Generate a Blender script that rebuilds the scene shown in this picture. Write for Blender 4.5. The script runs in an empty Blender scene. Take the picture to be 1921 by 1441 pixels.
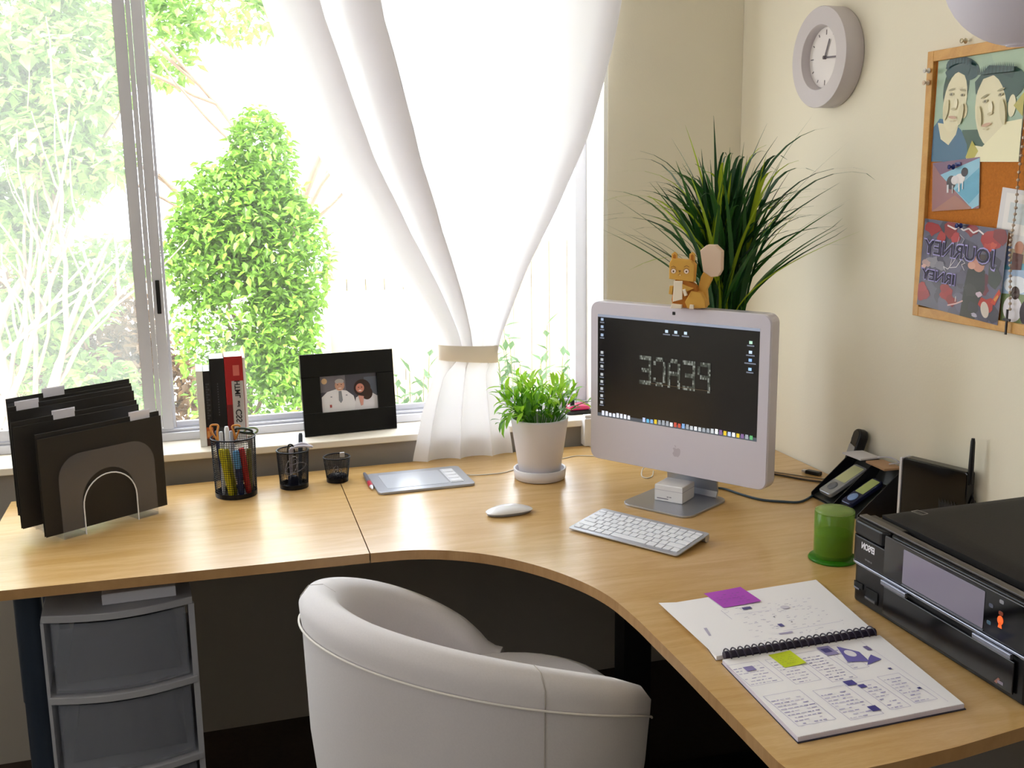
import bpy, math, random
from mathutils import Vector, Matrix
PI = math.pi
SC = bpy.context.scene
COL = SC.collection
rnd = random.Random(7)

# ---------------------------------------------------------------- camera
CAM = Vector((-1.5456, -2.8537, 1.505))
YAW, PIT, ROL = 0.28305, 0.19273, -0.01279
cam = bpy.data.cameras.new('camera'); camo = bpy.data.objects.new('camera', cam); COL.objects.link(camo)
fw = Vector((math.sin(YAW) * math.cos(PIT), math.cos(YAW) * math.cos(PIT), -math.sin(PIT)))
rt = Vector((math.cos(YAW), -math.sin(YAW), 0)); up = rt.cross(fw)
r2 = rt * math.cos(ROL) + up * math.sin(ROL); u2 = -rt * math.sin(ROL) + up * math.cos(ROL)
camo.matrix_world = Matrix(((r2.x, u2.x, -fw.x, CAM.x), (r2.y, u2.y, -fw.y, CAM.y), (r2.z, u2.z, -fw.z, CAM.z), (0, 0, 0, 1)))
cam.sensor_fit = 'HORIZONTAL'; cam.sensor_width = 36; cam.lens = 2000 / 1921 * 36; cam.clip_start = 0.02
SC.camera = camo
# ---------------------------------------------------------------- sky, sun, room fill, window portal
W = bpy.data.worlds.new('sky'); SC.world = W; W.use_nodes = True
bgn = W.node_tree.nodes['Background']; bgn.inputs[0].default_value = (0.87, 0.935, 1.0, 1); bgn.inputs[1].default_value = 6.2
def light(name, kind, loc, direction, energy, color=(1, 1, 1), **kw):
    l = bpy.data.lights.new(name, kind); l.energy = energy; l.color = color
    for k, v in kw.items(): setattr(l, k, v)
    o = bpy.data.objects.new(name, l); COL.objects.link(o); o.location = loc
    o.rotation_euler = Vector(direction).to_track_quat('-Z', 'Y').to_euler(); return o
light('sun', 'SUN', (0, 0, 6), (0.45, 0.62, -0.9), 10.5, (1, .96, .87), angle=0.01)
# added fill lights, left of and behind the camera, to brighten the room
light('room_fill', 'AREA', (-3.35, -2.3, 1.95), (1, .15, -.28), 15, (.88, .89, 1.0), shape='RECTANGLE', size=1.6, size_y=1.3)
light('room_fill', 'AREA', (-1.9, -4.1, 2.05), (.1, 1, -.3), 4, (.88, .90, 1.0), shape='RECTANGLE', size=1.9, size_y=1.2)
pt = light('window_portal', 'AREA', (-1.7, .20, 1.57), (0, -1, 0), 1, shape='RECTANGLE', size=2.6, size_y=1.55)
pt.data.cycles.is_portal = True
vs = SC.view_settings; vs.view_transform = 'Standard'; vs.look = 'None'; vs.gamma = 1; vs.use_curve_mapping = False; vs.exposure = 0.22
SC.cycles.use_denoising = True
SC.cycles.max_bounces = 12; SC.cycles.transparent_max_bounces = 24; SC.cycles.diffuse_bounces = 6

# ---------------------------------------------------------------- materials
def srgb(h):
    if isinstance(h, str): h = [int(h[i:i + 2], 16) / 255 for i in (0, 2, 4)]
    return tuple(((c + .055) / 1.055) ** 2.4 if c > .04045 else c / 12.92 for c in h[:3])
_M = {}
def mat(name, col='808080', rough=.5, metal=0, trans=0, emit=0, ior=1.45, noise=0, nscale=40, bump=0, spec=None, alpha=1, coat=0, dist=.002, sheen=0):
    if name in _M: return _M[name]
    m = bpy.data.materials.new(name); m.use_nodes = True; nt = m.node_tree; b = nt.nodes['Principled BSDF']
    c = srgb(col) if isinstance(col, str) else col
    b.inputs['Base Color'].default_value = (*c, 1); b.inputs['Roughness'].default_value = rough; b.inputs['Metallic'].default_value = metal
    b.inputs['Transmission Weight'].default_value = trans; b.inputs['IOR'].default_value = ior; b.inputs['Alpha'].default_value = alpha
    b.inputs['Coat Weight'].default_value = coat
    if sheen: b.inputs['Sheen Weight'].default_value = sheen
    if spec is not None: b.inputs['Specular IOR Level'].default_value = spec
    if emit: b.inputs['Emission Color'].default_value = (*c, 1); b.inputs['Emission Strength'].default_value = emit
    if noise or bump:
        tc = nt.nodes.new('ShaderNodeTexCoord'); n = nt.nodes.new('ShaderNodeTexNoise'); n.inputs['Scale'].default_value = nscale; n.inputs['Detail'].default_value = 5
        nt.links.new(tc.outputs['Object'], n.inputs['Vector'])
        if noise:
            mx = nt.nodes.new('ShaderNodeMix'); mx.data_type = 'RGBA'
            mx.inputs[6].default_value = (*[x * (1 - noise) for x in c], 1); mx.inputs[7].default_value = (*[min(1, x * (1 + noise)) for x in c], 1)
            nt.links.new(n.outputs['Fac'], mx.inputs[0]); nt.links.new(mx.outputs[2], b.inputs['Base Color'])
        if bump:
            bp = nt.nodes.new('ShaderNodeBump'); bp.inputs['Strength'].default_value = bump; bp.inputs['Distance'].default_value = dist
            nt.links.new(n.outputs['Fac'], bp.inputs['Height']); nt.links.new(bp.outputs['Normal'], b.inputs['Normal'])
    _M[name] = m; return m

def print_mat(name='print', emit=0, rough=.45, coat=0, base_black=False):
    if name in _M: return _M[name]
    m = bpy.data.materials.new(name); m.use_nodes = True; nt = m.node_tree; b = nt.nodes['Principled BSDF']
    a = nt.nodes.new('ShaderNodeAttribute'); a.attribute_name = 'Col'
    if not base_black: nt.links.new(a.outputs['Color'], b.inputs['Base Color'])
    else: b.inputs['Base Color'].default_value = (.004, .004, .005, 1)
    b.inputs['Roughness'].default_value = rough; b.inputs['Coat Weight'].default_value = coat
    if emit: nt.links.new(a.outputs['Color'], b.inputs['Emission Color']); b.inputs['Emission Strength'].default_value = emit
    _M[name] = m; return m

def wood_mat(name, c1, c2, scale=(1.2, 9, 1), rough=.30, var=.5, coat=.3):
    if name in _M: return _M[name]
    m = bpy.data.materials.new(name); m.use_nodes = True; nt = m.node_tree; b = nt.nodes['Principled BSDF']
    tc = nt.nodes.new('ShaderNodeTexCoord'); mp = nt.nodes.new('ShaderNodeMapping'); mp.inputs['Scale'].default_value = scale
    n1 = nt.nodes.new('ShaderNodeTexNoise'); n1.inputs['Scale'].default_value = 3.5; n1.inputs['Detail'].default_value = 8; n1.inputs['Distortion'].default_value = 1.2
    n2 = nt.nodes.new('ShaderNodeTexNoise'); n2.inputs['Scale'].default_value = 60; n2.inputs['Detail'].default_value = 3
    mx = nt.nodes.new('ShaderNodeMix'); mx.data_type = 'RGBA'; mx.inputs[6].default_value = (*srgb(c1), 1); mx.inputs[7].default_value = (*srgb(c2), 1)
    ad = nt.nodes.new('ShaderNodeMath'); ad.operation = 'MULTIPLY_ADD'; ad.inputs[1].default_value = .35
    cr = nt.nodes.new('ShaderNodeMapRange'); cr.inputs[1].default_value = .42; cr.inputs[2].default_value = .86
    nt.links.new(tc.outputs['Object'], mp.inputs['Vector']); nt.links.new(mp.outputs[0], n1.inputs['Vector']); nt.links.new(mp.outputs[0], n2.inputs['Vector'])
    nt.links.new(n2.outputs['Fac'], ad.inputs[0]); nt.links.new(n1.outputs['Fac'], ad.inputs[2]); nt.links.new(ad.outputs[0], cr.inputs[0])
    nt.links.new(cr.outputs[0], mx.inputs[0]); nt.links.new(mx.outputs[2], b.inputs['Base Color'])
    b.inputs['Roughness'].default_value = rough; b.inputs['Coat Weight'].default_value = coat; b.inputs['Coat Roughness'].default_value = .25
    _M[name] = m; return m

def mix_mat(name, col, rough=.5, transp=0., transl=0., noise=0, gloss=None, tcol=None, grid=None):
    """diffuse/gloss + translucent + transparent; used for cloth, leaves, plastics"""
    if name in _M: return _M[name]
    m = bpy.data.materials.new(name); m.use_nodes = True; nt = m.node_tree; b = nt.nodes['Principled BSDF']; out = nt.nodes['Material Output']
    c = srgb(col) if isinstance(col, str) else col
    b.inputs['Base Color'].default_value = (*c, 1); b.inputs['Roughness'].default_value = rough
    last = b.outputs[0]; colsock = None
    if noise:
        oi = nt.nodes.new('ShaderNodeNewGeometry'); mx = nt.nodes.new('ShaderNodeMix'); mx.data_type = 'RGBA'
        mx.inputs[6].default_value = (*[x * (1 - noise) for x in c], 1); mx.inputs[7].default_value = (min(1, c[0] * (1 + noise)), min(1, c[1] * (1 + noise * .8)), c[2], 1)
        nt.links.new(oi.outputs['Random Per Island'], mx.inputs[0]); nt.links.new(mx.outputs[2], b.inputs['Base Color']); colsock = mx.outputs[2]
    if transl:
        t = nt.nodes.new('ShaderNodeBsdfTranslucent'); t.inputs[0].default_value = (*(tcol and srgb(tcol) or c), 1)
        if colsock and not tcol: nt.links.new(colsock, t.inputs[0])
        mm = nt.nodes.new('ShaderNodeMixShader'); mm.inputs[0].default_value = transl
        nt.links.new(last, mm.inputs[1]); nt.links.new(t.outputs[0], mm.inputs[2]); last = mm.outputs[0]
    if transp:
        t = nt.nodes.new('ShaderNodeBsdfTransparent'); mm = nt.nodes.new('ShaderNodeMixShader'); mm.inputs[0].default_value = transp
        nt.links.new(last, mm.inputs[1]); nt.links.new(t.outputs[0], mm.inputs[2]); last = mm.outputs[0]
    nt.links.new(last, out.inputs[0]); _M[name] = m; return m

# ---------------------------------------------------------------- mesh helpers
def frame(o, x, n):
    """matrix: local X along x, local Z along n"""
    x = Vector(x).normalized(); n = Vector(n).normalized(); y = n.cross(x).normalized(); x = y.cross(n).normalized()
    return Matrix(((x.x, y.x, n.x, o[0]), (x.y, y.y, n.y, o[1]), (x.z, y.z, n.z, o[2]), (0, 0, 0, 1)))
I4 = Matrix.Identity(4)
def T(x, y, z): return Matrix.Translation((x, y, z))
def RZ(d): return Matrix.Rotation(math.radians(d), 4, 'Z')
def RX(d): return Matrix.Rotation(math.radians(d), 4, 'X')
def RY(d): return Matrix.Rotation(math.radians(d), 4, 'Y')

class MB:
    def __init__(s): s.v = []; s.f = []; s.mi = []; s.sm = []; s.c = []
    def add(s, vs, fs, m=None, mi=0, smooth=False, col=None):
        b = len(s.v); m = m or I4
        s.v += [tuple(m @ Vector(v)) for v in vs]
        for f in fs: s.f.append([i + b for i in f]); s.mi.append(mi); s.sm.append(smooth); s.c.append(col)
        return s
    def loops(s, L, m=None, mi=0, smooth=True, cap=(True, True), closed=True, col=None):
        n = len(L[0]); vs = [p for l in L for p in l]; fs = []
        for i in range(len(L) - 1):
            for j in range(n if closed else n - 1):
                k = (j + 1) % n; fs.append([i * n + j, i * n + k, (i + 1) * n + k, (i + 1) * n + j])
        s.add(vs, fs, m, mi, smooth, col)
        if cap[0]: s.add(L[0], [list(range(n))[::-1]], m, mi, False, col)
        if cap[1]: s.add(L[-1], [list(range(n))], m, mi, False, col)
        return s
    def box(s, x0, y0, z0, x1, y1, z1, m=None, mi=0, bev=0, col=None):
        return s.prism([(x0, y0), (x1, y0), (x1, y1), (x0, y1)], z0, z1, bev, m, mi, col)
    def prism(s, poly, z0, z1, bev=0, m=None, mi=0, col=None, smooth=False):
        a = sum(poly[i][0] * poly[(i + 1) % len(poly)][1] - poly[(i + 1) % len(poly)][0] * poly[i][1] for i in range(len(poly)))
        if a < 0: poly = poly[::-1]
        def off(d):
            o = []; n = len(poly)
            for i in range(n):
                p0, p, p1 = Vector(poly[i - 1]), Vector(poly[i]), Vector(poly[(i + 1) % n])
                e0 = (p - p0).normalized(); e1 = (p1 - p).normalized()
                n0 = Vector((e0.y, -e0.x)); n1 = Vector((e1.y, -e1.x)); nn = n0 + n1
                q = nn / max(.3, (1 + n0.dot(n1))); o.append(p - q * d)
            return o
        if bev:
            L = [[(*p, z) for p in off(d)] for d, z in ((bev, z0), (bev * .3, z0 + bev * .3), (0, z0 + bev), (0, z1 - bev), (bev * .3, z1 - bev * .3), (bev, z1))]
        else: L = [[(*p, z) for p in poly] for z in (z0, z1)]
        return s.loops(L, m, mi, smooth, col=col)
    def lathe(s, prof, n=32, m=None, mi=0, cap=(False, False), col=None, smooth=True):
        L = [[(r * math.cos(2 * PI * i / n), r * math.sin(2 * PI * i / n), z) for i in range(n)] for r, z in prof]
        return s.loops(L, m, mi, smooth, cap, col=col)
    def tube(s, pts, r, n=8, m=None, mi=0, cap=True, col=None, closed=False):
        P = [Vector(p) for p in pts]; L = []; prev = None; N = len(P)
        for i, p in enumerate(P):
            if closed: t = (P[(i + 1) % N] - P[i - 1])
            else: t = (P[min(i + 1, N - 1)] - P[max(i - 1, 0)])
            t = t.normalized() if t.length > 1e-9 else Vector((0, 0, 1))
            if prev is None:
                a = Vector((0, 0, 1)) if abs(t.z) < .9 else Vector((1, 0, 0)); x = t.cross(a).normalized()
            else: x = (prev - t * prev.dot(t)).normalized()
            prev = x; y = t.cross(x); rr = r[i] if isinstance(r, (list, tuple)) else r
            L.append([tuple(p + x * rr * math.cos(2 * PI * j / n) + y * rr * math.sin(2 * PI * j / n)) for j in range(n)])
        if closed: L.append(L[0])
        return s.loops(L, m, mi, True, (cap and not closed, cap and not closed), col=col)
    def sphere(s, c, r, n=16, m=None, mi=0, sx=1, sy=1, sz=1, col=None):
        h = n // 2; L = [[(c[0] + sx * r * math.sin(PI * i / h) * math.cos(2 * PI * j / n), c[1] + sy * r * math.sin(PI * i / h) * math.sin(2 * PI * j / n), c[2] - sz * r * math.cos(PI * i / h)) for j in range(n)] for i in range(1, h)]
        s.loops(L, m, mi, True, (False, False), col=col)
        b = (c[0], c[1], c[2] - sz * r); t = (c[0], c[1], c[2] + sz * r)
        s.add([b] + L[0], [[0, (j + 1) % n + 1, j + 1] for j in range(n)], m, mi, True, col)
        return s.add([t] + L[-1], [[0, j + 1, (j + 1) % n + 1] for j in range(n)], m, mi, True, col)
    def build(s, name, mats, parent=None, m=None, link=True):
        me = bpy.data.meshes.new(name); me.from_pydata(s.v, [], s.f)
        if not isinstance(mats, (list, tuple)): mats = [mats]
        for x in mats: me.materials.append(x)
        me.polygons.foreach_set('material_index', s.mi); me.polygons.foreach_set('use_smooth', s.sm)
        if any(c is not None for c in s.c):
            at = me.color_attributes.new('Col', 'FLOAT_COLOR', 'CORNER'); buf = []
            for p, c in zip(me.polygons, s.c):
                buf += [*(c or (1, 1, 1)), 1.0] * p.loop_total
            at.data.foreach_set('color', buf)
        me.update(); return mesh_obj(name, me, parent, m)
def mesh_obj(name, me, parent=None, m=None):
    o = bpy.data.objects.new(name, me); COL.objects.link(o)
    if m is not None: o.matrix_world = m
    if parent: o.parent = parent
    return o
def empty(name, m=None, label=None, cat=None, group=None):
    o = bpy.data.objects.new(name, None); COL.objects.link(o); o.empty_display_size = .05
    if m is not None: o.matrix_world = m
    return tag(o, label, cat, group)
def tag(o, label=None, cat=None, group=None, kind=None):
    if label: o['label'] = label
    if cat: o['category'] = cat
    if group: o['group'] = group
    if kind: o['kind'] = kind
    return o
def struct(o, label=None): o['kind'] = 'structure'; return tag(o, label)
def rrect(w, h, r, n=6, cx=0, cy=0):
    o = []
    for sx, sy, a in ((1, 1, 0), (-1, 1, 90), (-1, -1, 180), (1, -1, 270)):
        for i in range(n + 1):
            t = math.radians(a + 90 * i / n); o.append((cx + sx * (w / 2 - r) + r * math.cos(t), cy + sy * (h / 2 - r) + r * math.sin(t)))
    return o
def text(parent, s, size, m, material, name='lettering', mirror=False, ext=.0002, w=None, bold=0, spacing=1):
    cu = bpy.data.curves.new(name, 'FONT'); cu.body = s; cu.size = size; cu.extrude = ext; cu.align_x = 'CENTER'; cu.align_y = 'CENTER'; cu.offset = bold; cu.resolution_u = 3; cu.space_character = spacing
    to = bpy.data.objects.new(name, cu); COL.objects.link(to); bpy.context.view_layer.update()
    me = bpy.data.meshes.new_from_object(to.evaluated_get(bpy.context.evaluated_depsgraph_get()))
    bpy.data.objects.remove(to); bpy.data.curves.remove(cu)
    xs = [v.co.x for v in me.vertices]; k = (w / (max(xs) - min(xs))) if w else 1
    me.transform(Matrix.Diagonal((-k if mirror else k, 1, 1, 1)))
    if mirror: me.flip_normals()
    me.materials.clear(); me.materials.append(material)
    return mesh_obj(name, me, parent, m)
def art(parent, name, w, h, shapes, material, m=None, dz=.00012, z0=0., clip=True):
    """flat print: shapes in 0..1 coords, each a hair above the one before"""
    b = MB(); z = z0
    cl = lambda p: (min(1, max(0, p[0])), min(1, max(0, p[1]))) if clip else p
    for sh in shapes:
        k = sh[0]; col = srgb(sh[5] if k == 'e' else sh[-1]); z += dz
        if k == 'r': P = [(sh[1], sh[2]), (sh[3], sh[2]), (sh[3], sh[4]), (sh[1], sh[4])]
        elif k == 'p': P = sh[1]
        elif k == 'e':
            cx, cy, rx, ry = sh[1:5]; a = math.radians(sh[6]) if len(sh) > 6 else 0
            P = [(cx + rx * math.cos(t) * math.cos(a) - ry * math.sin(t) * math.sin(a) * h / w, cy + rx * math.cos(t) * math.sin(a) * w / h + ry * math.sin(t) * math.cos(a)) for t in [2 * PI * i / 22 for i in range(22)]]
        elif k == 'l':
            pts = sh[1]; lw = sh[2]
            for i in range(len(pts) - 1):
                a = Vector((pts[i][0] * w, pts[i][1] * h)); c = Vector((pts[i + 1][0] * w, pts[i + 1][1] * h)); d = (c - a)
                if d.length < 1e-7: continue
                nn = Vector((-d.y, d.x)).normalized() * lw / 2
                b.add([(*(a + nn), z), (*(a - nn), z), (*(c - nn), z), (*(c + nn), z)], [[0, 1, 2, 3]], None, 0, False, col)
            continue
        P = [cl(p) for p in P]
        b.add([(p[0] * w, p[1] * h, z) for p in P], [list(range(len(P)))], None, 0, False, col)
    return b.build(name, material, parent, m)
def interp(tab, t):
    if t <= tab[0][0]: return tab[0][1]
    for (a, va), (b, vb) in zip(tab, tab[1:]):
        if t <= b: return va + (vb - va) * (t - a) / (b - a)
    return tab[-1][1]
def catmull(P, n=8):
    P = [Vector(p) for p in P]; Q = [P[0] * 2 - P[1]] + P + [P[-1] * 2 - P[-2]]; o = []
    for i in range(1, len(Q) - 2):
        for k in range(n):
            t = k / n; a, b, c, d = Q[i - 1:i + 3]
            o.append(.5 * ((2 * b) + (c - a) * t + (2 * a - 5 * b + 4 * c - d) * t * t + (3 * b - a - 3 * c + d) * t ** 3))
    o.append(P[-1]); return o

DZ = .73
M_wall = mat('wall_paint', 'e9e2d0', .75, bump=.12, nscale=180)
M_white = mat('white_paint', 'f0eee8', .45)
M_alu = mat('aluminium_frame', 'd2d2da', .45, metal=.2)
M_wallow = mat('shaded_wall_paint', 'a0988e', .8, bump=.12, nscale=180)  # wall colour darkened below sill and desk height to paint in the shade
M_floor = mat('brown_carpet', '34261c', .95, noise=.35, nscale=60, bump=.4)
M_black = mat('black_plastic', '0b0b0d', .35)
M_blackgl = mat('black_gloss', '050507', .10)
M_wplas = mat('white_plastic', 'e9e7ea', .32)
M_print = print_mat('print'); M_glossprint = print_mat('glossy_print', rough=.16, coat=.4)
M_paint = print_mat('painted', rough=.6)

# ================================================================ ROOM
WR = Matrix.Rotation(.018, 4, 'Z')     # the window wall is not quite square to the right wall
b = MB(); b.box(-3.6, -4.3, -.05, 0.2, .4, 0); struct(b.build('floor', M_floor))
b = MB(); b.box(-3.6, -4.3, 2.5, 0.2, .5, 2.6); struct(b.build('ceiling', M_white))
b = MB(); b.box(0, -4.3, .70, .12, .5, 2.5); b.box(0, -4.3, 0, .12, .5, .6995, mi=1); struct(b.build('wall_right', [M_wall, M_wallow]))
b = MB(); b.box(-3.55, -4.2, 0, -3.43, .5, 2.5); struct(b.build('wall_left', M_wall))
b = MB(); b.box(-3.55, -4.3, 0, .12, -4.2, 2.5); struct(b.build('wall_front', M_wall))
WX0, WX1, WZ0, WZ1, WY0, WY1 = -3.05, -.418, .785, 2.38, .03, .27
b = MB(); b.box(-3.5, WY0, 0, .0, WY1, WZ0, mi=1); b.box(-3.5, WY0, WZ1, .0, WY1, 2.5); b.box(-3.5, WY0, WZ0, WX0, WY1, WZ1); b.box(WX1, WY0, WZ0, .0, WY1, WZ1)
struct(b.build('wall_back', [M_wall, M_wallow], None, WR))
b = MB(); b.box(WX1 - .012, WY0 + .002, WZ0 + .02, WX1 - .0005, WY1 - .06, WZ1 - .001); struct(b.build('trim_2', M_white, None, WR))
b = MB(); b.box(WX0, .006, .7855, WX1 - .013, WY1 - .05, .805, bev=.003); struct(b.build('trim_1', mat('sill_paint', 'f3ece0', .4), None, WR), 'white painted window sill')
# window: frame, sashes, panes
win = empty('window_1', WR); win['kind'] = 'structure'
def wpart(name, boxes, m=M_alu, bev=.002):
    b = MB()
    for q in boxes: b.box(*q, bev=bev)
    return b.build(name, m, win)
fy0, fy1 = .165, .215
wpart('frame', [(WX0, fy0 - .01, .8055, WX1 - .013, fy1, .828), (WX0, fy0 - .01, 2.34, WX1 - .013, fy1, 2.378), (WX0, fy0, .828, WX0 + .03, fy1, 2.34), (WX1 - .047, fy0, .828, WX1 - .013, fy1, 2.34)])
wpart('track', [(WX0 + .03, fy0 + .002, .8285, WX1 - .048, fy0 + .008, .836), (WX0 + .03, fy0 + .024, .8285, WX1 - .048, fy0 + .03, .836)])
wpart('sash_frame', [(-1.712, fy0 + .002, .8365, -1.682, fy0 + .022, 2.33), (-3.0, fy0 + .004, .8365, -1.713, fy0 + .02, .866), (-3.0, fy0 + .004, 2.3, -1.713, fy0 + .02, 2.33)])
wpart('sash_frame', [(-1.680, fy0 - .004, .837, -1.668, fy0 + .03, 2.33), (-1.6665, fy0 - .002, .8365, -1.640, fy0 + .024, 2.33), (-1.6395, fy0 + .012, .8365, -1.632, fy0 + .03, 2.33), (-1.631, fy0 + .024, .8365, -.468, fy0 + .036, .852)])
wpart('latch', [(-1.6585, fy0 - .0065, 1.155, -1.648, fy0 - .0015, 1.245)], M_black)
M_glass = mix_mat('clear_glass', 'f4faf8', .02, transp=.93)
M_haze = mix_mat('dusty_glass', 'f4f6f2', .35, transp=.895, transl=.6)
wpart('pane', [(-2.999, fy0 + .010, .867, -1.713, fy0 + .013, 2.3)], M_haze, 0)
wpart('pane', [(-1.6315, fy0 + .028, .8525, -.468, fy0 + .031, 2.33)], M_glass, 0)

# ================================================================ OUTSIDE
b = MB(); b.box(-14, .45, -.6, 14, 22, -.55)
struct(b.build('ground', mat('pale_concrete', 'd9d2c4', .9, noise=.12, nscale=8)))
def leaf_cloud(cells, n, size, rng, flat=.3):
    b = MB()
    for _ in range(n):
        c, r = rng.choice(cells)[:2]
        while True:
            p = Vector((rng.uniform(-1, 1), rng.uniform(-1, 1), rng.uniform(-1, 1)))
            if p.length < 1 and p.length > rng.random() ** .5 * .75: break
        p = Vector((c[0] + p.x * r[0], c[1] + p.y * r[1], c[2] + p.z * r[2]))
        s = size * rng.uniform(.6, 1.35); q = Matrix.Rotation(rng.uniform(0, 6.28), 3, 'Z') @ Matrix.Rotation(rng.uniform(-1.2, .5), 3, 'X') @ Matrix.Rotation(rng.uniform(-.7, .7), 3, 'Y')
        vs = [p + q @ Vector(v) for v in ((0, 0, 0), (.28 * s, .4 * s, .06 * s), (0, s, -.08 * s), (-.28 * s, .4 * s, .06 * s))]
        b.add([tuple(v) for v in vs], [[0, 1, 2], [0, 2, 3]])
    return b
def branch(b, p, d, L, r, rng, depth, up=.25):
    pts = [Vector(p)]; d = Vector(d).normalized()
    for i in range(6):
        d = (d + Vector((rng.uniform(-.22, .22), rng.uniform(-.22, .22), rng.uniform(-.1, up * .6)))).normalized(); pts.append(pts[-1] + d * L / 6)
    b.tube(pts, [r * (1 - .11 * i) for i in range(7)], 6)
    if depth:
        for k in range(3):
            i = rng.randint(2, 5); dd = (d + Vector((rng.uniform(-.9, .9), rng.uniform(-.5, .5), rng.uniform(-.1, .7)))).normalized()
            branch(b, pts[i], dd, L * .62, r * .55, rng, depth - 1)
CR_ = random.Random(77)
M_bark = mat('pale_bark', '927d6e', .9, noise=.3, nscale=12)
M_leafA = mix_mat('hedge_leaf', '8fb466', .5, transl=.45, noise=.35)
M_leafB = mix_mat('bush_leaf', '7aa845', .4, transl=.42, noise=.5)
M_leafC = mix_mat('shrub_leaf', '5f8352', .5, transl=.35)
def tree(label, cat, trunks, cells, n, size, m, seed, name='garden_tree'):
    rng = random.Random(seed); t0 = trunks[0][0]
    root = empty(name, None, label, cat)
    for i, (p, d, L, r) in enumerate(trunks):
        b = MB(); branch(b, p, d, L, r, rng, 2 if name == 'garden_tree' else 1); b.build('trunk' if i == 0 else 'branch', M_bark, root)
    tag(leaf_cloud(cells, n, size, rng).build('foliage', m, root), kind='stuff')
    return root
tree('tall leafy garden tree with bare pale lower branches, outside the left window pane', 'tree',
     [((-2.75, 4.3, -.55), (.1, 0, 1), 2.2, .06), ((-2.75, 4.2, -.55), (.3, -.1, 1), 1.9, .035), ((-2.9, 4.2, -.55), (-.35, -.2, 1), 2.2, .045), ((-2.6, 4.3, -.5), (.3, 0, 1), 1.6, .025), ((-3.1, 4.1, -.5), (.4, 0, 1), 2.0, .03), ((-2.35, 4.1, -.5), (-.45, 0, 1), 2.0, .03)],
     [((CR_.uniform(-3.6, -1.95), 4.45 + CR_.uniform(-.35, .45), CR_.uniform(1.15, 3.0)), (CR_.uniform(.16, .34), .22, CR_.uniform(.12, .26))) for _ in range(62)] + [((CR_.uniform(-3.4, -1.9), 4.9, CR_.uniform(.0, 1.2)), (.3, .2, .2)) for _ in range(12)], 25000, .095, M_leafA, 3)
tree('rounded bright green bush coming to a point, outside the right of the window mullion', 'bush',
     [((-1.35, 4.35, -.55), (.05, 0, 1), 1.1, .035), ((-1.15, 4.35, -.55), (.15, 0, 1), .9, .025), ((-1.5, 4.35, -.55), (-.1, 0, 1), .9, .022)],
     [((-1.13, 4.2, 1.55), (.22, .25, .42)), ((-1.33, 4.2, 1.3), (.36, .3, .36)), ((-1.2, 4.2, 1.2), (.40, .35, .45)), ((-1.0, 4.2, 1.0), (.30, .3, .45)), ((-1.5, 4.2, 1.05), (.28, .3, .35)), ((-1.3, 4.2, .6), (.46, .35, .5)), ((-1.25, 4.2, .1), (.42, .3, .45)), ((-1.05, 4.2, .5), (.25, .3, .45))], 17000, .062, M_leafB, 5, 'garden_bush')
tree('overhanging tree branches high behind the pointed bush', 'tree',
     [((-.9, 7.2, -.55), (-.05, 0, 1), 3.2, .07)],
     [((-1.2, 7.0, 3.0), (.75, .5, .35)), ((-1.75, 7.0, 2.75), (.35, .4, .5)), ((-.7, 7.0, 3.2), (.4, .4, .3))], 2600, .10, M_leafA, 9)
tree('dry brown undergrowth low behind the pale bare branches', 'undergrowth', [((-2.6, 5.6, -.55), (0, 0, 1), .8, .02)],
     [((-3.1, 5.6, .3), (.8, .3, .75)), ((-2.4, 5.6, .25), (.6, .3, .7)), ((-2.2, 5.7, -.1), (.7, .3, .5))], 9000, .09, mix_mat('dry_leaf', '8c7058', .7, transl=.3, noise=.35), 15, 'dry_undergrowth')
# pale boundary wall of boards beyond the garden
fn = empty('garden_fence', T(.35, 6.2, -.549) @ RZ(-8), 'pale cream board fence standing beyond the bush', 'fence')
M_fence = mat('cream_fence', '9a8c70', .8, noise=.1, nscale=5)
for i in range(16):
    b = MB(); b.box(-.86 + i * .16, 0, 0, -.705 + i * .16, .03, 1.5 + .0 * i, bev=.004); b.build('board', M_fence, fn)
b = MB(); b.box(-.88, .031, .3, 1.7, .07, .4); b.box(-.88, .031, 1.1, 1.7, .07, 1.2); b.build('rail', M_fence, fn)
def shrub(label, x, y, z, h, n, seed):
    rng = random.Random(seed); root = empty('garden_shrub', T(x, y, z), label, 'shrub'); b = MB(); k = 0
    lf = MB(); lf.add([(0, 0, 0), (.011, .025, .003), (0, .060, -.004), (-.011, .025, .003)], [[0, 1, 2], [0, 2, 3]]); lob = None
    for i in range(n):
        a = rng.uniform(0, 6.28); s = rng.uniform(.78, 1) ** .8 * h; q = Vector((math.cos(a), math.sin(a), 0)) * rng.uniform(.02, .17)
        pts = [Vector((0, 0, 0)) + q * t + Vector((0, 0, s * t ** .9)) for t in [j / 7 for j in range(8)]]
        b.tube(pts, [.0035 - .0003 * j for j in range(8)], 5)
        for t in range(10):
            p = pts[0].lerp(pts[-1], .76 + .24 * t / 9) + Vector((rng.uniform(-.004, .004),) * 2 + (0,))
            M = T(*p) @ Matrix.Rotation(rng.uniform(0, 6.28), 4, 'Z') @ Matrix.Rotation(rng.uniform(.1, 1.0), 4, 'X')
            if lob is None: lob = lf.build('leaf', M_leafC, root, M)
            else: o = lob.copy(); COL.objects.link(o); o.matrix_basis = M
            k += 1
    b.build('stem', mix_mat('shrub_stem', '98a070', .6), root)
shrub('pale green shrub outside, rising behind the small potted plant', -.49, .48, -.549, 1.58, 26, 11)
shrub('pale green shrub outside, between the picture frame and the curtain', -.93, .5, -.549, 1.48, 20, 13)

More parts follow.
